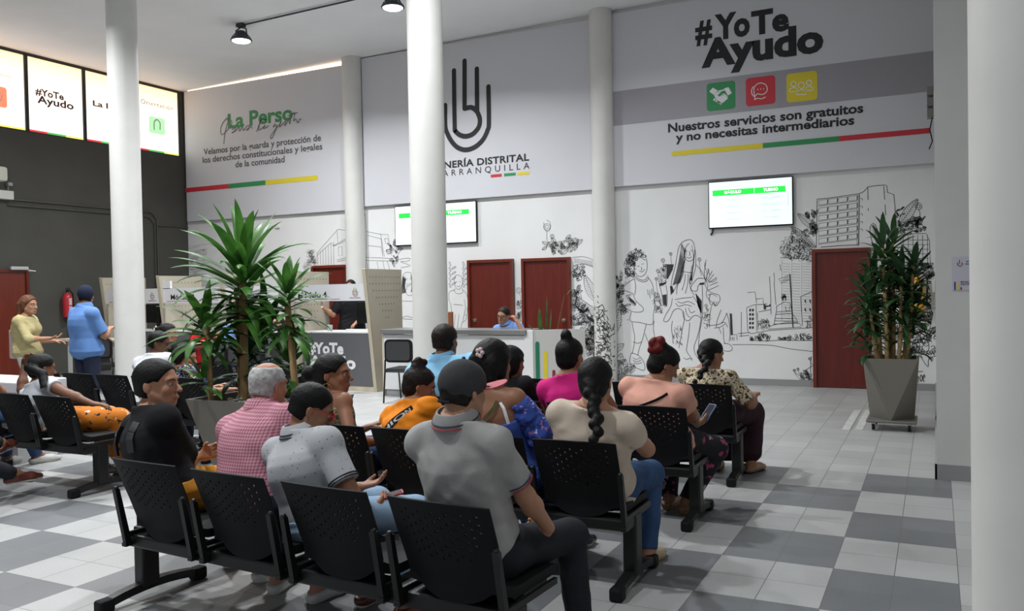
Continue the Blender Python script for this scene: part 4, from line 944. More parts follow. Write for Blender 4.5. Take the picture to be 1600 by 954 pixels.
        if len(collar)>1 and sleeve<1:
            for sd in (-1,1):
                S0,E,T,a=AR[sd]; d0=nv(E-S0); u0=nv(np.cross(d0,(0.1,1,.2))); u1=np.cross(d0,u0); R_=(.060*(1-sleeve)+.065*sleeve)*fat
                for j,cm in enumerate(collar[1:]):
                    tt=MB(); cc=S0+(E-S0)*sleeve-d0*(.008+.012*j)-org; tt.tube([cc+u0*R_*math.cos(2*PI*k/24)+u1*R_*math.sin(2*PI*k/24) for k in range(25)],.0035,6,False); tt.build('sleeve_stripe',cm,root,True)
    info=dict(root=root,org=org,N=N,TP=TP,HP=HP,AR=AR,LG=LG,Hm=Hm,up=up,tf=tf,tr=tr,pA=pA,pB=pB,w=w,hs=hs,hr=hr,hf=hf,hu=hu)
    return info
def surf(I,s_,ang,infl=.018):
    """point on the clothed torso: s along the spine, ang degrees, 0 = right side, 90 = front, -90 = back"""
    a=math.radians(ang); A_=np.interp(s_,PROF[:,0],I['pA'])+infl/I['w']; B_=np.interp(s_,PROF[:,0],I['pB'])*(.5+.5*I['w'])+infl
    c,s2=math.cos(a),math.sin(a); k=(abs(c)**2.3+abs(s2)**2.3)**(-1/2.3)
    return I['TP'](A_*k*c*(1 if I['w']==0 else 1),B_*k*s2,s_)
def strap(I,pts,wd,m,name='strap',infl=.02,label=None):
    q=[]
    for i in range(len(pts)-1):
        for t in np.linspace(0,1,6,endpoint=False):
            a=np.array(pts[i])*(1-t)+np.array(pts[i+1])*t; q.append(surf(I,a[0],a[1],infl))
    q.append(surf(I,*pts[-1],infl)); q=[np.array(p)-I['org'] for p in q]; mb=MB(); vs=[];n=len(q)
    for i in range(n):
        t=nv(q[min(i+1,n-1)]-q[max(i-1,0)]); ax=np.array(I['TP'](0,0,.2))-I['org']; c=ax+I['up']*((q[i]-ax)@I['up']); nn=nv(q[i]-c); s_=nv(np.cross(t,nn))*wd/2
        vs+=[q[i]+s_+nn*.003,q[i]-s_+nn*.003,q[i]-s_-nn*.006,q[i]+s_-nn*.006]
    mb.add(vs,[(4*i+k,4*i+(k+1)%4,4*i+4+(k+1)%4,4*i+4+k) for i in range(n-1) for k in range(4)]+[(0,1,2,3),(4*n-1,4*n-2,4*n-3,4*n-4)])
    return mb.build(name,m,I['root'],label=label),q
# ================================================================ TANDEM BENCHES
def backrest_mesh():
    """perforated moulded back, curved and slightly reclined; holes are real"""
    nu,nvv=30,22; Wd=.445
    def P(u,v):
        e=abs(2*u-1)
        bot=.375+.10*e**2.6; top=.785-.012*e**2
        z=bot+(top-bot)*v
        hw=Wd/2*(.93+.07*min(1,max(0,(z-.42)/.2))) 
        x=(2*u-1)*hw*(1+.02*v)
        y=-.185-.145*(max(0,z-.43)/.35)**1.15+.030*(e**2)*(.4+.6*v)-.012*(1-e*e)
        return (x,y,z)
    vs=[];fs=[];idx={}
    def V(u,v):
        k=(round(u,5),round(v,5))
        if k not in idx: idx[k]=len(vs); vs.append(P(u,v))
        return idx[k]
    for i in range(nu):
        for j in range(nvv):
            u0,u1,v0,v1=i/nu,(i+1)/nu,j/nvv,(j+1)/nvv; uc,vc=(u0+u1)/2,(v0+v1)/2
            hole=(i%2==0 and (j+(i//2)%2*1)%2==0) and 2<i<nu-3 and 8<j<nvv-2 and ((2*uc-1)/.86)**2+((1-vc)/.80)**4*.9<1.0 and (abs(2*uc-1)<.42+.9*(vc-.25))
            if not hole: fs.append((V(u0,v0),V(u1,v0),V(u1,v1),V(u0,v1))); continue
            ring=[(u0,v0),(uc,v0),(u1,v0),(u1,vc),(u1,v1),(uc,v1),(u0,v1),(u0,vc)]
            inn=[]
            for k in range(8):
                a=math.radians(225+45*k); inn.append((uc+.36*(u1-u0)*math.cos(a),vc+.36*(v1-v0)*math.sin(a)))
            for k in range(8): fs.append((V(*ring[k]),V(*ring[(k+1)%8]),V(*inn[(k+1)%8]),V(*inn[k])))
    me=bpy.data.meshes.new('t'); me.from_pydata(vs,[],fs); me.update()
    nr=[v.normal.copy() for v in me.vertices]; bpy.data.meshes.remove(me); n=len(vs)
    ed={}
    for f in fs:
        for k in range(len(f)):
            e=(f[k],f[(k+1)%len(f)])
            if (e[1],e[0]) in ed: del ed[(e[1],e[0])]
            else: ed[e]=1
    v2=vs+[tuple(Vector(p)-q*.007) for p,q in zip(vs,nr)]
    f2=fs+[tuple(n+k for k in reversed(f)) for f in fs]+[(b_,a_,n+a_,n+b_) for a_,b_ in ed]
    me=bpy.data.meshes.new('backrest'); me.from_pydata(v2,[],f2); me.update()
    me.polygons.foreach_set('use_smooth',[True]*len(me.polygons))
    try: me.set_sharp_from_angle(angle=math.radians(40))
    except Exception: pass
    me.materials.append(black_pl); return me
def seat_mesh():
    nu,nvv=14,14; vs=[]
    def P(u,v,dz):
        y=-.185+.45*v; e=abs(2*u-1); x=(2*u-1)*.225*(1-.10*max(0,(v-.75)/.25)**2-.06*max(0,(.15-v)/.15))
        z=.432+.012*(e**2)+(.03*max(0,(.2-v)/.2)**2)-.035*max(0,(v-.8)/.2)**2+dz; return (x,y,z)
    for dz in (0,-.040): vs+=[P(i/nu,j/nvv,dz) for i in range(nu+1) for j in range(nvv+1)]
    n=(nu+1)*(nvv+1); I=lambda i,j:i*(nvv+1)+j
    fs=[(I(i,j),I(i+1,j),I(i+1,j+1),I(i,j+1)) for i in range(nu) for j in range(nvv)]; fs+=[tuple(n+k for k in reversed(f)) for f in fs]
    for i in range(nu): fs+=[(I(i,0),n+I(i,0),n+I(i+1,0),I(i+1,0)),(I(i,nvv),I(i+1,nvv),n+I(i+1,nvv),n+I(i,nvv))]
    for j in range(nvv): fs+=[(I(0,j),I(0,j+1),n+I(0,j+1),n+I(0,j)),(I(nu,j),n+I(nu,j),n+I(nu,j+1),I(nu,j+1))]
    mb=MB(); mb.add(vs,fs); me=mb.mesh('seat',black_pl); me.polygons.foreach_set('use_smooth',[True]*len(me.polygons))
    try: me.set_sharp_from_angle(angle=math.radians(50))
    except Exception: pass
    return me
BM=dict(back=backrest_mesh(),seat=seat_mesh())
mb=MB()
for s_ in (1,):
    x=0
    mb.box((x-.009,-.225,.372),(x+.009,.17,.398),.003)
    mb.add([(x-.011,-.235,.345),(x+.013,-.235,.345),(x+.013,-.203,.345),(x-.013,-.203,.345),(x-.013,-.285,.62),(x+.013,-.285,.62),(x+.013,-.262,.62),(x-.013,-.262,.62)],[(0,3,2,1),(4,5,6,7),(0,1,5,4),(1,2,6,5),(2,3,7,6),(3,0,4,7)])
    mb.ball((x,-.273,.622),(.014,.013,.012),5); mb.box((x-.016,-.240,.33),(x+.016,-.198,.35),.003)
    mb.box((-.014,-.275,.57),(.014,-.262,.60))
BM['bracket']=mb.mesh('side_bracket',black_mt)
BM['post']=MB().box((-.038,-.085,.06),(.038,.015,.375),.012).box((-.030,-.07,.355),(.030,.20,.385),.006).mesh('leg',black_mt)
mb=MB(); 
for k in range(8):
    y0,y1=-.27+k*.0675,-.27+(k+1)*.0675; z=lambda y:.062+.028*(1-(y/.27)**2)
    mb.add([(-.026,y0,z(y0)-.04),(.026,y0,z(y0)-.04),(.026,y1,z(y1)-.04),(-.026,y1,z(y1)-.04),(-.026,y0,z(y0)),(.026,y0,z(y0)),(.026,y1,z(y1)),(-.026,y1,z(y1))],[(0,3,2,1),(4,5,6,7),(0,1,5,4),(1,2,6,5),(2,3,7,6),(3,0,4,7)])
BM['foot']=mb.mesh('leg_base',black_mt)
mb=MB(); 
mb.box((-.034,.235,.0),(.034,.315,.068),.014)
BM['cap']=mb.mesh('rubber_end_cap',black_pl)
def bench(x_right,y,n,pitch,label,rz=0,legs=None,x_off=0):
    """x_right: right end of the last seat; y: centre line of the legs"""
    Lb=n*pitch; o=empty('tandem_bench',(x_right-(Lb/2)*math.cos(rz),y-(Lb/2)*math.sin(rz),0),label,'bench','black four seat waiting benches',rz)
    for i in range(n):
        cx=Lb/2-.245-i*pitch
        st=link('seat',BM['seat'],o); st.location.x=cx; b=link('backrest',BM['back'],o); b.location.x=cx
        
        for s_ in (-1,1): k=link('side_bracket',BM['bracket'],o); k.location.x=cx+s_*.238
    MB().box((-Lb/2,-.195,.315),(Lb/2,-.065,.378),.012).build('beam',black_mt,o)
    for x in (legs or (-Lb/2+.30,Lb/2-.03)):
        p=link('leg',BM['post'],o); p.location.x=x; q=link('leg_base',BM['foot'],p)
        for s_ in (0,1): q2=link('rubber_end_cap',BM['cap'],p); q2.rotation_euler=(0,0,PI*s_)
    return o
ROT1=math.radians(-3.8)
bench(-1.36,2.87,4,.555,'long black tandem bench nearest the viewer, holding the row with the grey cap man',ROT1,legs=(-1.15,1.02))
bench(-1.38,4.18,4,.505,'black tandem bench second from the front under the woman with the long braid')
bench(-1.38,5.48,4,.505,'black tandem bench under the peach top woman and the pink top woman')
bench(-1.38,6.77,4,.505,'rearmost black tandem bench on the right under the leopard blouse woman')
bench(-5.90,4.52,4,.505,'black tandem bench on the left under the woman in the white blouse')
bench(-5.95,5.88,5,.505,'black tandem bench behind the white blouse woman, near the left column')
bench(-5.95,7.22,4,.505,'black tandem bench furthest back on the left, near the service desks')
bench(-5.95,3.15,4,.505,'black tandem bench at the left edge holding the people in brown loafers')
# ================================================================ COUNTERS
ply=ramp_mat('pale_plywood','wave',1.2,[(0,(.50,.44,.33)),(1,(.58,.52,.41))],.6,3,(1,1,6),'LINEAR',4)
ply_face=mat('beige_board',(.40,.365,.29),.6,var=.04,vscale=3); ctop=mat('grey_worktop',(.17,.17,.165),.35,bump=.1)
cfront=mat('white_counter_board',(.66,.66,.65),.45); cgrey=mat('dark_grey_counter_board',(.115,.118,.125),.5); signm=mat('white_sign_board',(.74,.74,.76),.45)
steel=mat('brushed_steel',(.45,.45,.45),.35,.8)
# module desks along the left: side screens with drilled dots, dark front boards, sign boards
XD=[-7.70,-9.17,-10.64,-12.12,-13.59]; YF=10.48
def divider(x,lbl):
    o=empty('divider_panel',(x,YF,0),lbl,'divider','drilled wooden divider panels between the service desks')
    p=[(.13,0),(.85,0),(.85,1.89),(-.11,1.89)]
    MB().prism(p,-.03,.03,'x').build('board',ply_face,o)
    MB().add([(-.03,.125,0),(.03,.125,0),(.03,-.115,1.89),(-.03,-.115,1.89),(-.03,.135,0),(.03,.135,0),(.03,-.105,1.895),(-.03,-.105,1.895)],[(0,1,2,3),(7,6,5,4),(0,4,5,1),(1,5,6,2),(2,6,7,3),(3,7,4,0)]).build('edge_strip',ply,o)
    h=MB()
    for r in range(9):
        n=12-r
        for c_ in range(n):
            if r>2 and c_<r-2: continue
            y=.78-.078*c_; z=1.77-.105*r
            if y>-.06+.13*(1.89-z): 
                h.lathe([(.009,0),(.009,.002)],n=8); 
                for sx in (1,): h.v[-16:]=[(.0305+c,y+a,z+b) for a,b,c in h.v[-16:]]
    h.build('drilled_dots',mat('drilled_hole_dark',(.11,.09,.07),.9),o)
    return o
dl=['drilled panel at the right end of the service desks, beside the white reception counter','drilled panel at the left end of the Módulo 4 sign','drilled panel hidden mostly behind the tall potted dracaena','drilled panel left of the potted dracaena, beside the Módulo 2 sign','drilled panel behind the left round column']
for x,l in zip(XD,dl): divider(x,l)
SL=['white sign board reading Módulo 4, nearest the white reception counter','white sign board reading Módulo 3, hidden behind the tall dracaena crown','white sign board reading Módulo 2, left of the tall dracaena','white sign board reading Módulo 1, just right of the left round column']
DL2=['service desk with white #YoTe Ayudo lettering on its dark grey front','plain grey service desk behind the trunks of the tall dracaena','plain grey service desk left of the tall dracaena, behind the red shirt','plain grey service desk right behind the left round column']
for i in range(4):
    xa,xb=XD[i+1]+.03,XD[i]-.03; no=4-i
    o=empty('service_desk',((xa+xb)/2,YF+.15,0),DL2[i],'desk','service desks'); h=(xb-xa)/2
    MB().box((-h,0,.08),(h,.04,.90)).build('front_board',cgrey,o); MB().box((-h,.01,0),(h,.05,.08)).build('plinth',ply,o)
    MB().box((-h,-.01,.90),(h,.55,.925),.004).build('desk_top',cfront,o)
    if i==0:
        P_=('Y',YF+.15)
        for s_,Lq,Rq,cp in (('#YoTe',(481,554),(537,549.5),16),('Ayudo',(483,576),(556,573.5),18)):
            t=lettering(o,s_,P_,Lq,Rq,cp,white_p,bold=.045,d=.004); onb(o,t)
    sg=empty('desk_sign',((xa+xb)/2,YF-.0,1.38),SL[i],'sign','Módulo sign boards')
    zt_s,zb_s=.29,.03
    MB().box((-h,-.02,zb_s),(h,.02,zt_s)).build('board',signm,sg); MB().box((-h-.02,-.02,zt_s-.01),(-h+.18,.02,zt_s+.13)).build('board_lug',signm,sg) if i in (1,2) else None
    onb(sg,lettering(sg,'Módulo %d'%no,('Y',YF-.02),(sg.location.x-.62+.1*(i>0),1.38+.09),(sg.location.x-.05+.1*(i>0),1.38+.09),.085,ink,bold=.022,world=True,d=.003))
    MB().box((-.62,-.023,.055),(.2,-.021,.063)).build('underline',red_p,sg)
    lg=MB(); P_=('Y',YF-.02); cx=sg.location.x+.5; cz=1.38+.16
    for pts,m in (([(-.045,.03),(-.045,-.02),(-.03,-.05),(0,-.06),(.03,-.05),(.045,-.02),(.045,.02)],red_p),([(-.025,.06),(-.022,-.02),(0,-.035),(.022,-.018),(.01,.008),(-.005,.008)],green_p),([(-.004,.085),(-.004,.005)],yellow_p),([(.02,.055),(.02,0)],green_p)):
        q=MB(); ribbon(q,P_,catmull([(cx+a,cz+b) for a,b in pts]),.010,.003); onb(sg,q.build('logo_mark',m,sg))
    onb(sg,lettering(sg,'PERSONERÍA',P_,(cx-.1,cz-.095),(cx+.1,cz-.095),.018,ink,world=True,d=.003))
# reception counter
o=empty('reception_counter',(-6.1,10.3,0),'white reception counter with a grey top and coloured upright stripes','counter'); yq=10.28
cn=[onY(*q,yq) for q in ((588,513),(828,517))]; 
xa,xb=-7.30,-4.86
P_=[('white_front',(xa,yq,.1),(xb,yq+.05,.91),cfront),('grey_top',(xa-.02,yq-.06,.92),(xb-.08,yq+.55,.985),ctop),('plinth',(xa+.02,yq+.02,0),(xb,yq+.06,.1),base_paint),('end_board',(xa-.03,yq,0),(xa,yq+.55,.94),ply)]
for n_,a,b,m in P_: onb(o,MB().box(a,b,.004).build(n_,m,o))
# corner post and the angled return panel on the right
ca,cb=Vector((xb,yq,0)),Vector((-4.27,yq+.42,0)); dv=(cb-ca).normalized(); nn=Vector((dv.y,-dv.x,0))*.05
def slab(a,b,z0,z1,m,name): 
    vs=[a,b,b-nn,a-nn]; vs=[Vector((v.x,v.y,z)) for z in (z0,z1) for v in vs]
    return onb(o,MB().add(vs,[(3,2,1,0),(4,5,6,7),(0,1,5,4),(1,2,6,5),(2,3,7,6),(3,0,4,7)]).build(name,m,o))
slab(ca,cb,.0,.985,mat('white_return_board',(.56,.55,.53),.45),'return_panel'); onb(o,MB().box((xb-.12,yq-.02,0),(xb+.01,yq+.08,.985),.004).build('corner_post',cfront,o))
def stripe(pa,w,z0,z1,m):
    vs=[(-w/2,z0)]+[(w/2*math.cos(a),z1-w/2+w/2*math.sin(a)) for a in [PI-PI*k/8 for k in range(9)]]+[(w/2,z0)]
    q=MB(); n_=len(vs); fo=Vector((dv.y,-dv.x,0)); 
    q.add([pa+dv*a+fo*.002+Vector((0,0,b)) for a,b in vs]+[pa+dv*a+fo*.006+Vector((0,0,b)) for a,b in vs],[tuple(range(n_-1,-1,-1)),tuple(range(n_,2*n_))]+[(i,(i+1)%n_,n_+(i+1)%n_,n_+i) for i in range(n_)])
    return onb(o,q.build('colour_stripe',m,o))
green_s=mat('deep_green_print',(.01,.17,.09),.5); crim=mat('crimson_print',(.25,.02,.04),.5)
q=MB(); q.prism([(xb-.42,.15),(xb-.42,.68)]+[(xb-.37+.05*math.cos(a),.68+.05*math.sin(a)) for a in [PI-PI*k/8 for k in range(9)]]+[(xb-.32,.15)],yq-.006,yq-.001,'y'); onb(o,q.build('colour_stripe',green_s,o))
stripe(ca+dv*.06,.055,.2,.83,green_s) ; stripe(ca+dv*.17,.05,.2,.70,yellow_p); stripe(ca+dv*.28,.04,.2,.44,crim)
q=MB(); q.box((xb-.19,yq-.0255,.2),(xb-.125,yq-.021,.78)); 
# monitor on the desk, seen from behind
def monitor(x,y,z,lbl,rz=0,w=.52):
    o=empty('computer_monitor',(x,y,z),lbl,'monitor','desk monitors',rz)
    MB().box((-w/2,-.02,.12),(w/2,.02,.46),.008).build('screen_housing',black_pl,o); MB().box((-.03,-.045,.04),(.03,-.02,.3),.005).build('stand',black_mt,o)
    MB().box((-.12,-.09,0),(.12,.09,.015),.004).build('stand_base',black_mt,o); MB().box((-.05,-.03,.2),(.05,-.02,.32)).build('mount',black_mt,o)
monitor(-8.02,10.95,.925,'black desk monitor seen from behind, beside the right drilled panel')
monitor(-12.75,10.95,.925,'black desk monitor between the left column and the drilled panel',w=.7)
q=MB().box((-8.4,10.80,.925),(-7.9,10.88,.955),.006); tag(q.build('desk_papers',mat('white_paper',(.72,.72,.7),.7),None),'stack of white paper and cables before the right monitor','paper')
q=MB().lathe([(.035,0),(.045,.09),(.04,.095),(.03,.09)],(-8.75,10.85,.925),20); tag(q.build('desk_cup',mat('grey_ceramic',(.35,.38,.37),.5),None,True),'small grey cup on the Módulo 4 desk','cup')
# box-like cabinet on the left wall
q=MB().box((XL+.02,12.5,1.55),(XL+.42,13.1,1.85),.01); tag(q.build('wall_cabinet',mat('grey_cabinet',(.22,.22,.2),.5),None),'grey cabinet on the dark wall behind the desk panels','cabinet')
# visitor chairs
def visitor_chair(x,y,rz,lbl,top=.88):
    o=empty('visitor_chair',(x,y,0),lbl,'chair','black padded visitor chairs',rz)
    bk=MB(); pts=rrect(-.21,.21,.56,top,.07); bk.prism(pts,-.235,-.205,'y'); q=bk.build('backrest',black_pl,o)
    bk=MB(); bk.prism(rrect(-.18,.18,.59,top-.03,.05),-.245,-.233,'y'); bk.build('back_shell',mat('dark_grey_plastic',(.03,.03,.032),.5),o)
    MB().box((-.22,-.2,.42),(.22,.22,.475),.02).build('seat',black_fab,o)
    for s_ in (-1,1):
        MB().tube([(s_*.22,-.27,0),(s_*.215,-.22,.43),(s_*.2,-.235,.6)],.012,8).build('rear_leg',black_mt,o); MB().tube([(s_*.22,.27,0),(s_*.215,.2,.43)],.012,8).build('front_leg',black_mt,o)
    MB().tube([(-.215,-.21,.43),(-.215,.2,.43),(.215,.2,.43),(.215,-.21,.43),(-.215,-.21,.43)],.011,8).build('seat_frame',black_mt,o)
    return o
visitor_chair(-6.66,9.9,math.radians(8),'black padded visitor chair in front of the white reception counter')
visitor_chair(-8.1,9.2,math.radians(-20),'black visitor chair before the Módulo 4 desk, behind the potted plant')
visitor_chair(-9.78,9.05,0,'black visitor chair under the person in the red shirt')
visitor_chair(-9.22,9.1,0,'black visitor chair under the person in the light blue shirt')
visitor_chair(-8.68,9.0,0,'black visitor chair under the visitor in the black top')
visitor_chair(-5.45,11.05,PI,'black chair under the receptionist behind the white counter',.86)
visitor_chair(-10.15,11.5,PI,'black chair under the clerk in the green top',.86)
visitor_chair(-12.0,9.2,math.radians(30),'black visitor chair by the dark wall table')
# chair behind the counter, only the top of its wooden back shows
o=empty('wooden_chair',(onY(690,495,11.0).x,11.0,0),'chair with a brown wooden back behind the counter, beside the middle column','chair')
MB().box((-.2,-.02,.85),(.2,.02,1.22),.01).build('backrest',mat('orange_brown_wood',(.30,.10,.035),.4),o)
MB().box((-.2,0,.42),(.2,.42,.46),.01).build('seat',black_fab,o)
for a,b in ((-.18,0),(.18,0),(-.18,.4),(.18,.4)): MB().tube([(a,b,0),(a,b,.87 if b==0 else .43)],.014,8).build('leg',black_mt,o)
# snake plant in a pot on the reception counter
def strapleaf(mb,base,az,L,w,lean,droop,n=9,fold=.35,twist=0):
    """a strap leaf: rises at angle lean from the vertical and arches over"""
    p=Vector(base); d=Vector((math.cos(az)*math.sin(lean),math.sin(az)*math.sin(lean),math.cos(lean))); side=Vector((-math.sin(az),math.cos(az),0)); vs=[]
    for i in range(n+1):
        t=i/n; ww=w*(math.sin(PI*min(1,t*.92+.10))**.62)*(1 if t<.98 else .05)
        nrm=side.cross(d).normalized(); vs+=[p-side*ww/2+nrm*ww*fold*.5,p,p+side*ww/2+nrm*ww*fold*.5]
        p=p+d*(L/n); a=droop*(t**.8)/n*1.9; ax=side; d=(Matrix.Rotation(a,3,ax)@d).normalized()
    fs=[]
    for i in range(n): fs+=[(3*i,3*i+1,3*i+4,3*i+3),(3*i+1,3*i+2,3*i+5,3*i+4)]
    mb.add(vs,fs)
def leaf_m(name,a,b):
    m=mat(name,a,.42,spec=.35); n=m.node_tree.nodes; l=m.node_tree.links; bs=n['Principled BSDF']
    tc=n.new('ShaderNodeTexCoord'); no=n.new('ShaderNodeTexNoise'); no.inputs['Scale'].default_value=5; no.inputs['Detail'].default_value=3
    r=n.new('ShaderNodeValToRGB'); r.color_ramp.elements[0].position=.35; r.color_ramp.elements[0].color=(*a,1); r.color_ramp.elements[1].position=.7; r.color_ramp.elements[1].color=(*b,1)
    l.new(tc.outputs['Object'],no.inputs[0]); l.new(no.outputs[0],r.inputs[0]); l.new(r.outputs[0],bs.inputs['Base Color'])
    tr=n.new('ShaderNodeBsdfTranslucent'); l.new(r.outputs[0],tr.inputs[0]); ms_=n.new('ShaderNodeMixShader'); ms_.inputs[0].default_value=.25
    l.new(bs.outputs[0],ms_.inputs[1]); l.new(tr.outputs[0],ms_.inputs[2]); l.new(ms_.outputs[0],n['Material Output'].inputs[0]); return m
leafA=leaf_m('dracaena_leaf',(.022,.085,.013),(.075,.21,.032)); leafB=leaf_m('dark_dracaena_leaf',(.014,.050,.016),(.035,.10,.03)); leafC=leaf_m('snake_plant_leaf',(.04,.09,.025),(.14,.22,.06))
bark=ramp_mat('dracaena_bark','wave',14,[(0,(.24,.15,.06)),(.5,(.42,.29,.13)),(1,(.33,.21,.09))],.8,2,(.15,.15,1),'LINEAR',1.5)
o=empty('snake_plant',(-4.78,10.55,.985),'small snake plant with upright blades on the reception counter','plant')
MB().lathe([(.07,-.12),(.09,.0),(.085,.005),(.07,-.01)],n=24).build('pot',mat('green_glaze',(.06,.10,.05),.3),o,True); o.location.z=.9
for k,(dx,az,L,w,le,dr) in enumerate(((-.07,2.6,.40,.075,.10,.05),(-.01,0,.56,.075,.03,.05),(.03,.6,.40,.08,.10,.1),(.14,.3,.62,.035,.20,.1),(-.12,3.0,.25,.04,.7,.3))):
    q=MB(); strapleaf(q,(dx,0,-.02),az,L,w,le,dr); q.build('leaf_blade',leafC,o,True)
q=MB(); strapleaf(q,(.305,.02,.56),.2,.16,.05,.6,2.6); q.build('leaf_blade',leafC,o,True)
# ================================================================ POTTED DRACAENAS
clay=mat('taupe_planter',(.15,.14,.118),.5,bump=.05,bscale=80,dist=.001); soil=mat('dark_soil',(.03,.022,.015),.95,bump=.8,bscale=60,dist=.02)
def crown(parent,top,n,L,w,seed,m,up=.25,dz=.25,name='foliage',xlim=None,lo=1.55):
    r=random.Random(seed); mb=MB()
    for k in range(n):
        a=k*2.399+r.uniform(-.3,.3); t=k/(n-1)
        le=.14+lo*(1-t)**.66+r.uniform(-.2,.2); z=top[2]-dz*(1-t)+r.uniform(-.02,.02)
        strapleaf(mb,(top[0],top[1],z),a,L*r.uniform(.75,1.12)*(1-.15*abs(t-.5)),w*r.uniform(.8,1.15),le,r.uniform(1.0,2.1)*(1.0-t*.55),12)
    if xlim is not None: mb.v=[(min(a,xlim),b,c) for a,b,c in mb.v]
    o=mb.build(name,m,parent,True)
    return o
o=empty('potted_dracaena',(-4.65,5.25,0),'tall dracaena with bushy green crowns in a large tapered planter in the aisle','plant')
cz=.70; tx0,tx1,ty0,ty1=-.78,.72,-.36,.36; 
# corners of the planter measured from the photo
mb=MB(); r_out=[(-.78,-.36),(.36,-.36),(.36,.36),(-.78,.36)]; r_bot=[(-.56,-.22),(.16,-.22),(.16,.22),(-.56,.22)]
def frust(mb,top,bot,z0,z1,inn=.025):
    ti=[(x-inn*(1 if x>0 else -1),y-inn*(1 if y>0 else -1)) for x,y in top]
    vs=[(x,y,z0) for x,y in bot]+[(x,y,z1) for x,y in top]+[(x,y,z1) for x,y in ti]+[(x,y,z1-.06) for x,y in ti]
    fs=[(3,2,1,0)]+[(i,(i+1)%4,4+(i+1)%4,4+i) for i in range(4)]+[(4+i,4+(i+1)%4,8+(i+1)%4,8+i) for i in range(4)]+[(8+i,8+(i+1)%4,12+(i+1)%4,12+i) for i in range(4)]
    return mb.add(vs,fs)
frust(mb,r_out,r_bot,.0,cz).build('planter',clay,o)
MB().box((-.755,-.335,cz-.09),(.335,.335,cz-.05)).build('soil',soil,o)
r=random.Random(3); mb=MB()
for k in range(90): mb.ball((r.uniform(-.7,.3),r.uniform(-.3,.3),cz-.04+r.uniform(0,.012)),(r.uniform(.015,.03),r.uniform(.012,.025),r.uniform(.009,.016)),4,Matrix.Rotation(r.uniform(0,3),3,'Z'))
q=mb.build('pebbles',mat('pale_pebble',(.38,.36,.32),.8,var=.2,vscale=30),o,True); q['kind']='stuff'
def trunk(parent,a,b,r0,r1,bend=.02):
    pts=[];n=14
    for i in range(n+1):
        t=i/n; pts.append((a[0]+(b[0]-a[0])*t+bend*math.sin(t*5),a[1]+(b[1]-a[1])*t,a[2]+(b[2]-a[2])*t))
    rr=[(r0+(r1-r0)*i/n)*(1+.05*math.sin(i*2.7)) for i in range(n+1)]
    return MB().tube(pts,rr,14).build('trunk',bark,parent,True)
def loc(px,py,Y): v=onY(px,py,Y); return (v.x+4.65,v.y-5.25,v.z)
t1=loc(380,420,5.3); b1=loc(381,620,5.3); trunk(o,(b1[0],b1[1],cz-.06),(t1[0],t1[1],t1[2]),.036,.033,.004)
t1b=loc(371,420,5.38); trunk(o,(t1b[0],t1b[1],cz-.06),(t1b[0]-.01,t1b[1],t1b[2]),.022,.018,.002)
t2=loc(450,478,5.25); b2=loc(462,600,5.25); trunk(o,(b2[0],b2[1],cz-.06),t2,.030,.026,.004)
t3=loc(324,510,5.0); trunk(o,(t3[0]+.02,t3[1],cz-.06),t3,.022,.022,.002)
crown(o,(t1[0],t1[1],t1[2]+.06),66,.64,.092,11,leafA,dz=.50,lo=1.6)
crown(o,(t2[0],t2[1],t2[2]+.16),38,.38,.07,5,leafA,dz=.40,lo=1.8)
crown(o,(t3[0]-.03,t3[1],t3[2]+.06),28,.46,.082,23,leafA,dz=.22,lo=1.7)
c=loc(318,598,4.95); crown(o,(c[0],c[1],c[2]+.08),9,.36,.07,31,leafA,dz=.1)
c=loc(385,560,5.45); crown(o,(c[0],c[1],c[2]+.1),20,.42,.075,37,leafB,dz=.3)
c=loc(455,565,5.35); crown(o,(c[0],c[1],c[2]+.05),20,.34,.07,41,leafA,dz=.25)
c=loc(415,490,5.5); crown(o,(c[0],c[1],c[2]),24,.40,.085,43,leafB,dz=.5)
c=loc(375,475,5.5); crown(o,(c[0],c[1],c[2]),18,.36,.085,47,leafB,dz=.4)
# the one by the right wall on a dolly
o=empty('potted_dracaena',(-.42,9.72,0),'dense dark dracaena in a faceted planter on a wheeled dolly by the right wall','plant')
mb=MB(); s_=.262; z1=.755; z0=.115; A_=math.radians(0)
top=[(s_*a,s_*b,z1) for a,b in ((-1,-1),(1,-1),(1,1),(-1,1))]; rb=.235
bot=[(0.05,-rb,z0),(rb,-.02,z0),(-.02,rb,z0),(-rb,0.0,z0)]
bot=[(0,-.215,z0),(.215,0,z0),(0,.215,z0),(-.215,0,z0)]
mb.add(top+bot,[(0,1,4),(1,5,4),(1,2,5),(2,6,5),(2,3,6),(3,7,6),(3,0,7),(0,4,7),(4,5,6,7)])
ti=[(.9*x,.9*y,z1) for x,y,z in top]; tj=[(x,y,z1-.05) for x,y,z in ti]
mb.add(top+ti+tj,[(i,(i+1)%4,4+(i+1)%4,4+i) for i in range(4)]+[(4+i,4+(i+1)%4,8+(i+1)%4,8+i) for i in range(4)]); mb.build('planter',clay,o)
MB().box((-.23,-.23,z1-.08),(.23,.23,z1-.04)).build('soil',soil,o)
MB().box((-.24,-.24,.085),(.24,.24,.115),.01).build('dolly',mat('worn_grey_metal',(.16,.155,.14),.5,.3),o)
for a in (-1,1):
    for b in (-1,1): MB().lathe([(.035,-.014),(.035,.014)],n=16).add([(0,0,0)],[]).build('castor_wheel',black_pl,o).matrix_local=Matrix.Translation((a*.17,b*.19,.042))@Matrix.Rotation(PI/2,4,'Y')
for a in (-1,1):
    for b in (-1,1): MB().box((a*.17-.02,b*.19-.02,.05),(a*.17+.02,b*.19+.02,.09)).build('castor_fork',steel,o)
r=random.Random(9)
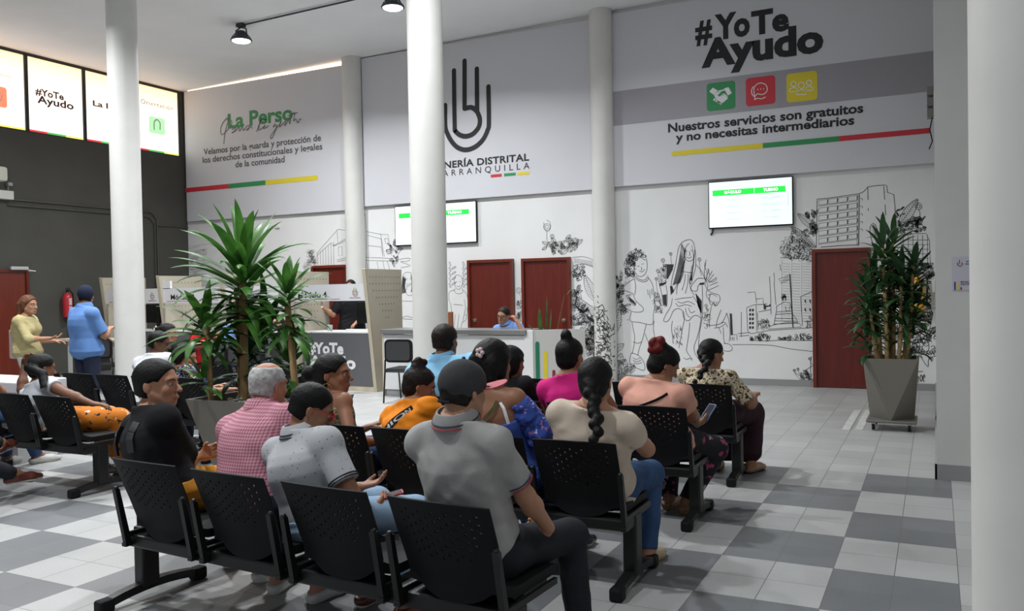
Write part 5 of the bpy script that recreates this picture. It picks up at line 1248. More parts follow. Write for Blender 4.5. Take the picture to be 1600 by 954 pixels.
TR=[(-.17,-.13,1.45),(-.05,-.15,1.95),(.09,-.13,1.65),(.18,-.06,1.75),(-.13,.02,1.7),(.02,.02,2.02),(.14,.10,1.5),(-.15,.14,1.55),(-.02,.15,1.8)]
for k,(x,y,zt_) in enumerate(TR):
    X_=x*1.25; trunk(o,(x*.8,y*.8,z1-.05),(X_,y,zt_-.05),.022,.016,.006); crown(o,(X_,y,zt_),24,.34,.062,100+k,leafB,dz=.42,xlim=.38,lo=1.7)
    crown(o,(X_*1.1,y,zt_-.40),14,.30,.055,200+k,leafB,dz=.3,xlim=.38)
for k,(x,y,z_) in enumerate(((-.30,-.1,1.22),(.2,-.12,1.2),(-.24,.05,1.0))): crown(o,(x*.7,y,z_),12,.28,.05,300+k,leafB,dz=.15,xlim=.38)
# ================================================================ WALL THINGS
def extinguisher(loc_,m,lbl,rz,h=.5,r=.075):
    o=empty('fire_extinguisher',loc_,lbl,'fire extinguisher',None,rz)
    MB().lathe([(r*.3,0),(r*.95,.01),(r,.04),(r,h*.80),(r*.85,h*.9),(r*.35,h*.97),(r*.3,h)],n=28).build('cylinder',m,o,True)
    MB().lathe([(.022,h),(.022,h+.05),(.01,h+.055)],n=14).box((-.01,-.07,h+.045),(.01,.03,h+.06)).box((-.01,-.08,h+.075),(.01,.03,h+.085)).build('valve',black_mt,o)
    MB().tube([(0,.02,h+.03),(.06,.02,h+.05),(r+.035,.01,h-.02),(r+.03,.0,h*.4),(r+.02,0,.12)],.012,8).build('hose',black_pl,o,True)
    MB().box((-.03,-r-.002,h*.25),(.03,-r+.004,h*.45)).box((-.028,-r-.002,h*.5),(.028,-r+.004,h*.78)).build('label',mat('label_white_red',(.6,.5,.5),.5),o)
    MB().box((-.02,r-.01,h*.8),(.02,r+.03,h*.9)).build('wall_hook',black_mt,o)
    return o
extinguisher((XL+.11,10.28,1.17),mat('red_gloss',(.45,.02,.03),.25),'red fire extinguisher on the dark left wall beside the man in the cap',math.radians(90),.46,.085)
extinguisher((-.22,W-.13,1.10),mat('yellow_gloss',(.75,.38,.02),.3),'yellow fire extinguisher on the back wall beside the right dracaena',0,.52,.085)
# conduits on the left wall
cond=mat('galvanised_conduit',(.11,.11,.10),.4,.5)
a=onX(12,311,XL+.03); b=onX(234,326,XL+.03); c=onX(245,345,XL+.03); d=onX(246,440,XL+.03); e=onX(292,355,XL+.03)
q=MB().tube([(XL+.03,a.y,a.z),(XL+.03,b.y,a.z),(XL+.03,c.y-.1,a.z-.03),(XL+.03,c.y,a.z-.15),(XL+.03,c.y,.9)],.014,8); tag(q.build('wall_conduit',cond,None,True),'upper metal conduit crossing the dark left wall and turning down','conduit')
q=MB().tube([(XL+.03,a.y,a.z-.10),(XL+.03,b.y-.1,a.z-.10),(XL+.03,c.y-.16,a.z-.13),(XL+.03,c.y-.06,a.z-.25),(XL+.03,c.y-.05,.9)],.012,8); tag(q.build('wall_conduit',cond,None,True),'lower metal conduit running just under the other on the left wall','conduit')
q=MB().tube([(XL+.03,c.y,e.z),(XL+.03,W-.02,e.z)],.010,8); tag(q.build('wall_conduit',cond,None,True),'short thin conduit ending at the back corner of the left wall','conduit')
a=onX(10,305,XL)
q=MB().box((XL,a.y-.22,a.z-.08),(XL+.12,a.y+.06,a.z+.07),.008); tag(q.build('junction_box',mat('cream_plastic',(.6,.6,.56),.5),None),'pale junction box at the start of the conduits on the left wall','junction box')
a=onX(12,288,XL); q=MB().box((XL,a.y-.04,a.z-.03),(XL+.08,a.y+.04,a.z+.03),.004).tube([(XL+.04,a.y-.02,a.z-.03),(XL+.04,a.y-.02,a.z-.2)],.008,6); tag(q.build('small_sensor',mat('grey_plastic',(.3,.3,.3),.5),None),'small grey sensor above the junction box on the left wall','sensor')
a=onX(2,273,XL); q=MB().box((XL,a.y-.5,a.z-.13),(XL+.2,a.y,a.z+.12),.04); tag(q.build('emergency_light',mat('cream_lamp_plastic',(.65,.65,.55),.4),None,True),'cream plastic wall unit at the left edge under the windows','wall light')
# table against the left wall
o=empty('wall_table',(-12.6,9.6,0),'long beige table against the dark wall behind the standing man','table')
a=onY(92,527,9.3); 
MB().box((-.85,-.3,.80),(.75,.25,.84),.005).build('table_top',ply,o)
for x_,y_ in ((-.5,-.22),(.62,-.22),(-.5,.18),(.62,.18)): MB().box((x_-.025,y_-.025,0),(x_+.025,y_+.025,.80)).build('leg',mat('pale_leg_paint',(.5,.5,.48),.5),o)
# white table at the far left behind the white blouse woman
o=empty('low_white_table',(-8.1,5.15,0),'white table edge at the left behind the woman in the white blouse','table')
MB().box((-.6,-.25,.66),(.5,.25,.76),.01).build('table_top',cfront,o); MB().box((-.5,-.2,0),(.4,.2,.66)).build('cabinet',cfront,o)
# survey notice on the pillar
a,b=onY(1487,401,7.33),onY(1520,453,7.33)
o=empty('wall_notice',(a.x+.16,7.33,b.z),'small printed notice on the pillar, partly behind the near column','notice')
wN=.32; hN=a.z-b.z
MB().box((-.16,-.004,0),(.16,0,hN)).build('sheet',mat('lilac_sheet',(.52,.51,.58),.5),o)
for pts,m in (([(-.12,.215),(-.12,.2),(-.105,.185),(-.09,.195),(-.09,.215)],crim),([(-.108,.235),(-.108,.205)],green_s)):
    q=MB(); ribbon(q,('Y',0),catmull([(x_,z_*hN/.26) for x_,z_ in pts]),.006,.006); q.build('logo_mark',m,o)
P_=('Y',0)
for s_,x0_,x1_,z_,c_ in (('Personería',-.06,.09,.215,.010),('de Barranquilla',-.07,.10,.198,.010),('ENCUESTA DE',-.10,.10,.058,.012),('SATISFACCIÓN',-.10,.10,.040,.012)): lettering(o,s_,P_,(x0_,z_*hN/.26),(x1_,z_*hN/.26),c_,ink,bold=.02,world=True,d=.0055)
for x_,h_,m in ((-.14,.066,mat('navy_print',(.03,.04,.14),.5)),(-.118,.055,yellow_p),(-.098,.024,crim)): MB().box((x_-.005,-.0055,.004),(x_+.005,-.004,h_)).build('colour_stripe',m,o)
# door hardware and small boxes on the right wall
o=empty('door_handle_set',(0,10.6,1.0),'steel door lever sticking out from the right wall beyond the pillar','door handle')
MB().tube([(0,0,0),(-.055,0,0),(-.06,-.12,0)],.010,8).lathe([(.025,-.004),(.025,.004)],(0,0,0),14).build('lever',steel,o,True)
MB().tube([(0,-.03,.25),(-.04,-.03,.25)],.016,8).build('lock_knob',steel,o,True); MB().box((-.03,-.1,.42),(0,.0,.56),.005).build('latch_box',cfront,o)
q=MB(); z_=onX(1457,190,-.02).z
for k in range(3): q.box((-.08,12.2,z_-.25+.14*k),(-.005,12.4,z_-.14+.14*k),.008)
tag(q.build('cable_boxes',mat('grey_box_plastic',(.2,.2,.19),.5),None),'stack of small grey boxes high on the right wall beside the slogan banner','junction box')
q=MB().tube([(-.02,12.3,z_-.25),(-.05,12.3,z_-.4),(-.02,12.3,z_-.55),(-.06,12.32,z_-.65)],.008,6); tag(q.build('loose_cable',black_pl,None,True),'loose black cable hanging below the grey boxes on the right wall','cable')
# small switch plate on the back wall
a=onY(434,354,W); q=MB().box((a.x-.06,W-.03,a.z-.03),(a.x+.06,W,a.z+.03),.005); tag(q.build('wall_sensor',mat('white_plastic',(.7,.7,.7),.5),None),'tiny white sensor on the back wall above the plant','sensor')
# ================================================================ HIGH-BAY LAMPS
lens=mat('lit_lamp_lens',(1,1,1),.4,emit=((.93,.97,1),14)); lampm=mat('dark_cast_aluminium',(.05,.055,.065),.45,.4)
def lamp(x,y,lbl,power=None,vis=True):
    z=ceil_z(x); o=empty('highbay_lamp',(x,y,z),lbl,'lamp','high-bay ceiling lamps')
    MB().box((-.07,-.05,-.06),(.07,.05,0),.01).build('junction_box',lampm,o)
    MB().tube([(0,0,-.06),(-.11,0,-.10),(-.13,0,-.26)],.012,8).tube([(0,0,-.06),(.11,0,-.10),(.13,0,-.26)],.012,8).build('bracket',lampm,o,True)
    MB().lathe([(.05,-.12),(.07,-.13),(.09,-.20),(.155,-.235),(.175,-.27),(.17,-.285),(.15,-.285)],n=32).build('housing',lampm,o,True)
    for k in range(8):
        a=PI*k/4; MB().tube([(.05*math.cos(a),.05*math.sin(a),-.13),(.10*math.cos(a),.10*math.sin(a),-.17),(.15*math.cos(a),.15*math.sin(a),-.23)],.006,5).build('cooling_fin',lampm,o)
    MB().lathe([(.0,-.306),(.08,-.304),(.13,-.296),(.15,-.284)],n=32,caps=False).build('lens',lens,o,True)
    L=bpy.data.lights.new('lamp_light','AREA'); L.shape='DISK'; L.size=.30; L.energy=power or LAMP_W; L.color=(.95,.98,1); L.spread=math.radians(150)
    lo=bpy.data.objects.new('lamp_light',L); C.objects.link(lo); lo.parent=o; lo.location=(0,0,-.315)
    return o
la=onZ(382,66,5.71); lb=onZ(609.5,11,5.75); ly=(la.y+lb.y)/2
lamp(la.x,ly,'high-bay lamp at the left end of the ceiling conduit'); lamp(lb.x,ly,'high-bay lamp beside the top of the middle column')
q=MB().tube([(la.x,ly,ceil_z(la.x)-.03),(3,ly,ceil_z(3)-.03)],.014,8); tag(q.build('ceiling_conduit',lampm,None,True),'thin metal conduit along the ceiling joining the lamps','conduit')
q=MB()
for (x,y,p,l_) in ((-3.9,ly,.30,'high-bay lamp above the reception counter, out of frame'),(-10.7,6.2,1,'high-bay lamp above the left benches, out of frame'),(-7.4,6.2,1.3,'high-bay lamp above the aisle before the tall dracaena, out of frame'),
    (-4.3,6.2,1.1,'high-bay lamp above the third bench row, out of frame'),(-7.4,1.6,.8,'high-bay lamp above the nearest left bench, out of frame'),(-3.9,1.6,.85,'high-bay lamp above the nearest bench, out of frame'),(-.3,1.6,.2,'high-bay lamp beside the near round column, out of frame')):
    lamp(x,y,l_,LAMP_W*p)

# worn tape marks on the floor before the right dracaena
q=MB()
for xa,xb in ((1319,1331),(1338,1350)):
    a,b,c,d=onZ(xa,671),onZ(xb,671),onZ(xb+12,640),onZ(xa+12,640); x0_,x1_=(a.x+d.x)/2,(b.x+c.x)/2
    q.box((x0_,min(a.y,d.y),.0005),(x1_,max(a.y,d.y),.0025))
tag(q.build('floor_tape',mat('worn_white_tape',(.52,.52,.50),.7,var=.15,vscale=12),None),'two worn white tape strips on the floor left of the right dracaena','tape')
# ================================================================ PEOPLE OF THE PHOTO
def hd(px,py,Y): return tuple(onY(px,py,Y))
fab=lambda n,c,**k: mat(n,c,.85,bump=.35,bscale=140,dist=.002,var=.06,vscale=14,spec=.2,**k)
jeans=fab('blue_denim',(.035,.075,.17)); darkp=fab('charcoal_trousers',(.018,.019,.024)); navy=fab('navy_trousers',(.02,.025,.05))
blk=fab('black_cotton',(.010,.010,.012)); lj=fab('faded_light_denim',(.25,.36,.50)); mustard=fab('mustard_trousers',(.45,.20,.02)); maroon=fab('dark_maroon_cloth',(.03,.012,.018))
leather=mat('brown_leather',(.10,.025,.015),.35); tanl=mat('tan_leather',(.25,.13,.07),.45); wht=mat('white_canvas',(.55,.54,.52),.6); beig=mat('beige_canvas',(.42,.33,.22),.6); blackl=mat('black_leather',(.015,.015,.015),.35); bsole=mat('black_rubber',(.02,.02,.02),.6)
ging=mat('pink_gingham',(.42,.17,.22),.8)
def gingham(m):
    n=m.node_tree.nodes;l=m.node_tree.links;b=n['Principled BSDF']; tc=n.new('ShaderNodeTexCoord'); o=None
    ws=[]
    for d in ('X','Z'):
        w=n.new('ShaderNodeTexWave'); w.bands_direction=d; w.inputs['Scale'].default_value=22; l.new(tc.outputs['Object'],w.inputs[0]); ws.append(w.outputs[1])
    a=n.new('ShaderNodeMath'); a.operation='ADD'; l.new(ws[0],a.inputs[0]); l.new(ws[1],a.inputs[1])
    r=n.new('ShaderNodeValToRGB'); e=r.color_ramp.elements; e[0].position=.25; e[0].color=(.34,.085,.13,1); e[1].position=.8; e[1].color=(.56,.30,.36,1)
    q=n.new('ShaderNodeMath'); q.operation='MULTIPLY'; q.inputs[1].default_value=.5; l.new(a.outputs[0],q.inputs[0]); l.new(q.outputs[0],r.inputs[0]); l.new(r.outputs[0],b.inputs['Base Color'])
gingham(ging)
def speckle(name,base,dot,scale,th,vor=True):
    m=mat(name,base,.85,spec=.2); n=m.node_tree.nodes;l=m.node_tree.links;b=n['Principled BSDF']; tc=n.new('ShaderNodeTexCoord'); v=n.new('ShaderNodeTexVoronoi'); v.inputs['Scale'].default_value=scale
    no=n.new('ShaderNodeTexNoise'); no.inputs['Scale'].default_value=9; l.new(tc.outputs['Object'],no.inputs[0])
    l.new(tc.outputs['Object'],v.inputs['Vector']); lt=n.new('ShaderNodeMath'); lt.operation='LESS_THAN'; lt.inputs[1].default_value=th; l.new(v.outputs['Distance'],lt.inputs[0])
    mx=n.new('ShaderNodeMix'); mx.data_type='RGBA'; mx.inputs[6].default_value=(*base,1); mx.inputs[7].default_value=(*dot,1); l.new(lt.outputs[0],mx.inputs[0]); l.new(mx.outputs[2],b.inputs['Base Color'])
    bu=n.new('ShaderNodeBump'); bu.inputs['Strength'].default_value=.3; bu.inputs['Distance'].default_value=.004; l.new(no.outputs[0],bu.inputs['Height']); l.new(bu.outputs[0],b.inputs['Normal']); return m
spk=speckle('speckled_grey_polo',(.43,.44,.46),(.13,.13,.14),48,.16)
def floral(name,base,cols,scale=18,th=.33):
    """petal shaped spots in several colours on a plain ground"""
    m=mat(name,base,.8,spec=.2); n=m.node_tree.nodes;l=m.node_tree.links;b=n['Principled BSDF']; tc=n.new('ShaderNodeTexCoord'); no=n.new('ShaderNodeTexNoise'); no.inputs['Scale'].default_value=scale*1.4
    mp=n.new('ShaderNodeMix'); mp.data_type='RGBA'; mp.inputs[0].default_value=.12; l.new(tc.outputs['Object'],no.inputs[0]); l.new(tc.outputs['Object'],mp.inputs[6]); l.new(no.outputs[1],mp.inputs[7])
    v=n.new('ShaderNodeTexVoronoi'); v.inputs['Scale'].default_value=scale; l.new(mp.outputs[2],v.inputs['Vector'])
    s_=n.new('ShaderNodeSeparateColor'); l.new(v.outputs['Color'],s_.inputs[0]); r=n.new('ShaderNodeValToRGB'); r.color_ramp.interpolation='CONSTANT'; e=r.color_ramp.elements
    while len(e)<len(cols): e.new(.5)
    for k,c in enumerate(cols): e[k].position=k/len(cols); e[k].color=(*c,1)
    l.new(s_.outputs[0],r.inputs[0]); lt=n.new('ShaderNodeMath'); lt.operation='LESS_THAN'; lt.inputs[1].default_value=th; l.new(v.outputs['Distance'],lt.inputs[0])
    mx=n.new('ShaderNodeMix'); mx.data_type='RGBA'; mx.inputs[6].default_value=(*base,1); l.new(r.outputs[0],mx.inputs[7]); l.new(lt.outputs[0],mx.inputs[0]); l.new(mx.outputs[2],b.inputs['Base Color']); return m
def cap_hat(I,m,brimm,heading=None,back_hole=False,up_=.0,tiltb=0):
    """baseball cap on the head; heading None = worn straight"""
    HP,Hm,hs=I['HP'],I['Hm'],I['hs']; org=I['org']
    F_=Field(.005); F_.ell(HP(0,-.012,.030),np.array([.090,.112,.100])*hs,.01,Hm); F_.clip(HP(0,0,-.018),Hm@np.array([0,.38,-1]))
    if back_hole: F_.ell(HP(0,-.122,-.022),np.array([.030,.05,.024])*hs,.006,Hm,True)
    o=link('cap',F_.mesh('cap',m,org=org,wr=.0006,wfreq=3),I['root']); hr,hf,hu=I['hr'],I['hf'],I['hu']
    a=math.radians(heading or 0); f2=hf*math.cos(a)+hr*math.sin(a); r2=hr*math.cos(a)-hf*math.sin(a)
    mb=MB(); vs=[];n=17; dn=.030+tiltb
    for rr in (0,1):
        for k in range(n):
            t=PI*(k/(n-1)); x=math.cos(t)*.088*hs; y=(.045+.062*math.sin(t) if not rr else .052+.135*math.sin(t)**.8)*hs
            z=.022-(0 if not rr else dn*math.sin(t))-.012*(math.cos(t)**2)
            vs.append(HP(0,0,0)+r2*x+f2*y+hu*z*hs-org)
    m_=len(vs); vs=vs+[v-hu*.004 for v in vs]
    fs=[(k,k+1,n+k+1,n+k) for k in range(n-1)]+[(m_+n+k,m_+n+k+1,m_+k+1,m_+k) for k in range(n-1)]+[(n+k,n+k+1,m_+n+k+1,m_+n+k) for k in range(n-1)]
    mb.add(vs,fs).build('brim',brimm,o,True)
    MB().ball(HP(0,-.012,.131)-org,.008,6).build('cap_button',m,o,True)
    if back_hole: 
        q=[HP(x,-.108+2.2*x*x,-.048)-org for x in (-.035,-.018,0,.018,.035)]; MB().tube(q,.006,6).build('cap_strap',blk,o,True)
    return o
def phone(loc_,rz,tx,case,lbl,hand='phone'):
    o=empty('mobile_phone',loc_,lbl,'phone'); o.rotation_euler=(tx,0,rz)
    MB().prism(rrect(-.037,.037,-.075,.075,.01),-.004,.004,'z').build('case',case,o); MB().prism(rrect(-.032,.032,-.070,.070,.006),.0042,.005,'z').build('display',mat('dark_glass',(.015,.015,.02),.12),o); return o
def earring(I,sd,r=.022,m=None):
    c=I['HP'](sd*.086,-.010,-.050)-I['org']; hf,hu=I['hf'],I['hu']
    MB().tube([c-hu*r+(hf*math.cos(a*PI/9)+hu*math.sin(a*PI/9))*r for a in range(19)],.0022,6,False).build('hoop_earring',m or mat('gold',(.6,.4,.1),.25,1),I['root'],True)
SZ=.525
def srow(xr,y,i,pitch=.505,rz=0):
    d=.245+i*pitch; return (xr-d*math.cos(rz)+.09*math.sin(rz),y-d*math.sin(rz)-.01,SZ)
# ---- front row -------------------------------------------------
hp=srow(-1.36,2.87,0,.555,ROT1)
I=person('person','seated man in a plain grey polo and dark cap with a red underbrim',(hp[0],hp[1],SZ),hd(725,609,2.80),body=0,face=18,nod=6,w=.93,hs=.92,h=.0065,skinc='tan',eyes=False,
  shirt=fab('heather_grey_polo',(.33,.325,.315)),sleeve=.74,pants=darkp,shoes=(blackl,bsole),hair='cap',hairc=hairm('dark'),collar=[fab('grey_rib',(.28,.28,.27)),mat('red_trim',(.35,.04,.05),.7),mat('navy_trim',(.03,.03,.07),.7)],wr=.0055,belly=.015,
  arms={1:dict(rel=(.22,.18,.06),hint=(.45,-.25,-.8),palm=(-1,0,-.2),dir=(-.7,.7,-.1)),-1:dict(rel=(-.08,.32,.10),hint=(-.5,-.1,-.7))},legs={1:dict(foot=(.26,.40,0),out=.25),-1:dict(foot=(-.10,.42,0))})
cap_hat(I,fab('charcoal_cap',(.045,.045,.048)),mat('red_brim',(.45,.04,.06),.6),heading=22,back_hole=True,tiltb=-.06)
hp=srow(-1.36,2.87,1,.555,ROT1)
I=person('person','man in a speckled pale grey polo and red glasses looking down at a phone',(hp[0]+.02,hp[1],SZ),hd(488,637,3.02),body=14,face=48,nod=24,w=1.08,hs=.98,h=.0065,skinc='brown',hunch=.035,
  shirt=spk,sleeve=.72,pants=lj,shoes=(leather,),hair='crop',hairc='black',collar=[mat('pale_rib',(.42,.43,.45),.8),mat('black_trim',(.02,.02,.03),.7),mat('black_trim',(.02,.02,.03),.7)],wr=.0055,glasses=mat('red_frame',(.5,.03,.03),.35),
  arms={1:dict(to=tuple(onY(574,800,3.10)),hint=(.6,-.4,-.5),dir=(.15,.85,.15),palm=(-.5,.1,.85),curl=.7),-1:dict(rel=(-.06,.26,.08),hint=(-.6,-.3,-.6),palm=(0,0,1))},legs={1:dict(foot=(.16,.36,0)),-1:dict(foot=(-.12,.34,0))})
e=I['AR'][1][2]; phone((e[0]+.03,e[1]+.115,e[2]+.052),math.radians(-50),math.radians(12),mat('red_phone_case',(.55,.03,.04),.4),'phone in a red case held by the man in the speckled polo')
hp=srow(-1.36,2.87,2,.555,ROT1)
I=person('person','seated elderly man with white hair in a pink checked shirt',(hp[0]-.05,hp[1]+.05,SZ),hd(420,600,3.22),body=-4,face=8,nod=6,w=1.02,hs=.97,h=.007,skinc='old',hunch=.03,
  shirt=ging,sleeve=1.5,pants=navy,shoes=(wht,),hair='bald',hairc='white',collar=[ging],wr=.003,arms={1:dict(rel=(.12,.30,.08)),-1:dict(rel=(-.10,.30,.08))},legs={1:dict(foot=(.14,.30,0)),-1:dict(foot=(-.14,.34,0))})
hp=srow(-1.36,2.87,3,.555,ROT1)
I=person('person','seated young man in a black T-shirt with crossed arms, in profile',(hp[0]-.02,hp[1]+.0,SZ),hd(246,598,3.10),body=22,face=68,nod=0,w=1.22,hs=1.10,h=.0065,skinc='tan',
  shirt=blk,sleeve=.95,pants=mustard,shoes=(wht,),hair='short',hairc='black',wr=.0035,neckline=.515,
  arms={1:dict(to=tuple(onY(300,725,3.38)),hint=(1,-.6,-.5),dir=(-.55,.5,-.15),palm=(0,-.6,-.3),curl=.5),-1:dict(to=tuple(onY(316,712,3.42)),hint=(-.6,.1,-.6),dir=(.75,.05,.3),palm=(0,-1,-.1),thumb=(0,0,1),curl=.35)},legs={1:dict(foot=(.20,.42,0)),-1:dict(foot=(-.16,.40,0))})
for sd in (-1,1): strap(I,[(.30,-62 if sd>0 else -118),(.42,-62 if sd>0 else -118),(.475,-55 if sd>0 else -125)],.035,mat('black_webbing',(.022,.022,.024),.5),'bag_strap',.030)
# ---- second row ------------------------------------------------
hp=srow(-1.38,4.18,0)
I=person('person','seated woman in a cream puff-sleeve top with a long black braid',(hp[0],hp[1],SZ-.01),hd(931,594,4.02),body=-3,face=-2,nod=4,w=1.18,hs=1.02,h=.007,female=True,skinc='tan',
  shirt=fab('cream_top',(.56,.47,.38)),sleeve=.45,pants=jeans,shoes=(beig,mat('ochre_sole',(.35,.22,.08),.6)),hair='braid',hairc='black',wr=.0055,belly=.02,eyes=False,
  extras=dict(tail=[onY(931,640,3.86),onY(932,668,3.80),onY(930,693,3.77)],tailr=(.036,.024)),arms={1:dict(rel=(.16,.26,.20),hint=(.7,-.2,-.6)),-1:dict(rel=(-.12,.28,.16),hint=(-.7,-.1,-.6))},legs={1:dict(foot=(.20,.30,0)),-1:dict(foot=(-.16,.05,0),toe=.5)})
PUFF=[]
for sd in (-1,1):
    S0,E,T,a=I['AR'][sd]; F_=Field(.007); c=S0+(E-S0)*.16
    F_.ell(c,np.array([.078,.075,.082])); F_.ell(S0+(E-S0)*.36,.064,.03)
    link('puff_sleeve',F_.mesh('puff',MATS['cream_top'],wr=.005,seed=4,org=I['org'],wfreq=2.5),I['root'])
hp=srow(-1.38,4.18,1)
bluef=floral('blue_floral',(.035,.075,.33),[(.45,.22,.42),(.08,.12,.45),(.5,.45,.65),(.03,.05,.25),(.35,.12,.25)],26,.36)
bluep=fab('plain_royal_blue',(.045,.09,.36))
I=person('person','seated woman in an off-shoulder blue dress with a pale hair clip',(hp[0]+.02,hp[1],SZ),hd(771,566,4.12),body=8,face=14,nod=2,w=1.10,hs=1.08,h=.007,female=True,skinc='brown',shoulders_bare=True,
  shirt=bluep,sleeve=0,neckline=.34,pants=bluef,skirt=True,pantlen=.9,shoes=(blackl,),hair='long',hairc='black',extras=dict(len=.03),wr=.003,eyes=False,arms={1:dict(rel=(.20,.24,.12)),-1:dict(rel=(-.1,.3,.12))})
for sd in (-1,1):
    S0,E,T,a=I['AR'][sd]; F_=Field(.007); F_.cone(S0+(E-S0)*.12,S0+(E-S0)*.45,.064,.078,.02,clip=(S0+(E-S0)*.45,E-S0)); F_.cone(S0+(E-S0)*.4,S0+(E-S0)*.95,.062,.095,.01,clip=(S0+(E-S0)*.9,E-S0)); link('ruffle_sleeve',F_.mesh('ruffle',bluef,wr=.006,seed=8,org=I['org'],wfreq=2.2),I['root'])
strap(I,[(.14,-165),(.25,-130),(.36,-95),(.44,-62),(.475,-50)],.022,mat('olive_strap',(.16,.13,.05),.6),'bag_strap',.020,label='olive crossbody strap')
strap(I,[(.335,-40),(.41,-42),(.46,-45)],.016,white_p,'bra_strap',.010,label='white shoulder strap')
fl=MB(); c=I['HP'](.02,-.125,.055)-I['org']
for k in range(5): fl.ball(c+I['hr']*.018*math.cos(k*1.257)+I['hu']*.018*math.sin(k*1.257),(.013,.010,.013),6)
fl.build('hair_clip',mat('pale_pink_clip',(.62,.48,.47),.4),I['root'],True)
hp=srow(-1.38,4.18,2)
I=person('person','seated woman in an orange top with a black lettered crossbody strap',(hp[0]+.02,hp[1],SZ-.01),hd(656,601,4.28),body=16,face=52,nod=20,w=1.14,hs=.95,h=.0075,female=True,skinc='brown',hunch=.05,
  shirt=fab('orange_top',(.72,.22,.012)),sleeve=.5,pants=jeans,shoes=(blackl,),hair='bun',hairc='dark',extras=dict(bun=(-.0,-.055,.125),bunr=.038),wr=.006,belly=.01,arms={1:dict(rel=(.15,.30,.12)),-1:dict(rel=(-.1,.28,.12))})
st,q=strap(I,[(.19,-150),(.27,-120),(.36,-92),(.44,-62),(.47,-45)],.040,mat('black_lettered_strap',(.015,.015,.017),.6),'bag_strap',.022,label='wide black strap with white lettering')
# white lettering along the strap
def strap_text(I,s,i0,i1,size,m):
    vs,fs=text_mesh(s,.02); x0,x1=min(v[0] for v in vs),max(v[0] for v in vs); L=i1-i0; out=[]
    for v in vs:
        t=i0+(v[0]-x0)/(x1-x0)*L; k=min(int(t),len(q)-2); f=t-k; p=q[k]*(1-f)+q[k+1]*f; tg=nv(q[k+1]-q[k]); ax=np.array(I['TP'](0,0,.2))-I['org']; c=ax+I['up']*((p-ax)@I['up']); nn=nv(p-c); sd=nv(np.cross(nn,tg))
        out.append(p+sd*(v[1]-.35)*size+nn*.0055)
    return MB().add(out,fs).build('strap_lettering',m,I['root'])
strap_text(I,'FASHION',1,len(q)-3,.034,white_p)
hp=srow(-1.38,4.18,3)
I=person('person','seated woman with a black bun, gold hoop earring and bare shoulder, in profile',(hp[0]+.02,hp[1],SZ),hd(521,583,4.22),body=12,face=72,nod=0,w=1.0,hs=1.08,h=.0075,female=True,skinc='brown',shoulders_bare=True,
  shirt=ramp_mat('olive_patterned_top','noise',60,[(0,(.05,.04,.02)),(.5,(.30,.27,.18)),(.6,(.10,.08,.04))],.8),sleeve=0,neckline=.42,pants=jeans,shoes=(blackl,),hair='bun',hairc='black',extras=dict(bun=(0,-.135,.0),bunr=.046),arms={1:dict(rel=(.30,.12,.10),hint=(.6,-.2,-.8)),-1:dict(rel=(-.1,.3,.12))})
earring(I,1,.030); strap(I,[(.40,-48),(.45,-50),(.48,-52)],.014,blk,'dress_strap',.010)
# ---- third row -------------------------------------------------
hp=srow(-1.38,5.48,0)
flor_dark=floral('dark_floral',(.014,.014,.018),[(.30,.05,.12),(.02,.02,.02),(.45,.30,.35),(.02,.02,.03)],16,.30)
I=person('person','seated woman in a peach top with red hair in a bun, holding a phone low',(hp[0]-.04,hp[1],SZ),hd(1038,568,5.45),body=14,face=50,nod=30,tilt=6,w=1.28,hs=1.02,h=.008,female=True,skinc='brown',hunch=.05,
  shirt=fab('peach_top',(.66,.34,.26)),sleeve=.55,pants=flor_dark,shoes=(tanl,mat('gold_sole',(.35,.22,.05),.4)),hair='bun',hairc='black',extras=dict(bun=(-.0,-.085,.085),bunr=.045),wr=.004,belly=.02,
  arms={1:dict(to=tuple(onY(1092,668,5.85)),hint=(.5,-.3,-.8),dir=(.45,.8,.15),palm=(-.6,0,.6),curl=.7),-1:dict(rel=(-.05,.35,.12))},legs={1:dict(foot=(.10,.18,0),out=.4,toe=.3),-1:dict(foot=(-.06,.22,0),out=.3)})
F_=Field(.006); c=I['HP'](0,-.10,.085)
for v_ in ((0,0,0),(-.02,-.03,.02),(-.03,-.02,-.03),(.02,-.02,.03),(-.035,0,.01),(.01,-.04,-.02)): F_.ell(c+np.array(v_),.034,.012)
link('dyed_bun',F_.mesh('dyed_bun',hairm('red'),wr=.003,seed=3,org=I['org'],wfreq=4),I['root'])['label']='red dyed hair bun'
strap(I,[(.12,-165),(.25,-130),(.36,-95),(.44,-62),(.475,-45)],.016,blk,'bag_strap',.036,label='thin black crossbody strap')
e=I['AR'][1][2]; phone((e[0]+.055,e[1]+.09,e[2]+.07),math.radians(-35),math.radians(48),mat('blue_phone_back',(.10,.16,.32),.3),'blue-backed phone held by the woman in the peach top')
hp=srow(-1.38,5.48,1)
I=person('person','seated woman in a bright magenta top with a black top bun',(hp[0]-.02,hp[1],SZ),hd(891,555,5.42),body=0,face=14,nod=4,w=1.15,hs=1.05,h=.008,female=True,skinc='brown',
  shirt=fab('magenta_top',(.62,.02,.20)),sleeve=.3,pants=blk,shoes=(blackl,),hair='bun',hairc='black',extras=dict(bun=(0,-.05,.135),bunr=.036),eyes=False,wr=.002,arms={1:dict(rel=(.18,.26,.1)),-1:dict(rel=(-.15,.26,.1))})
hp=srow(-1.38,5.48,2)
I=person('person','seated person with black hair behind the woman in the off-shoulder blue dress',(hp[0]+.02,hp[1],SZ),hd(799,566,5.5),body=5,face=25,nod=6,w=.95,hs=1.02,h=.009,female=True,skinc='brown',shirt=blk,pants=jeans,shoes=(blackl,),hair='long',hairc='black',extras=dict(len=.05),eyes=False)
hp=srow(-1.38,5.48,3)
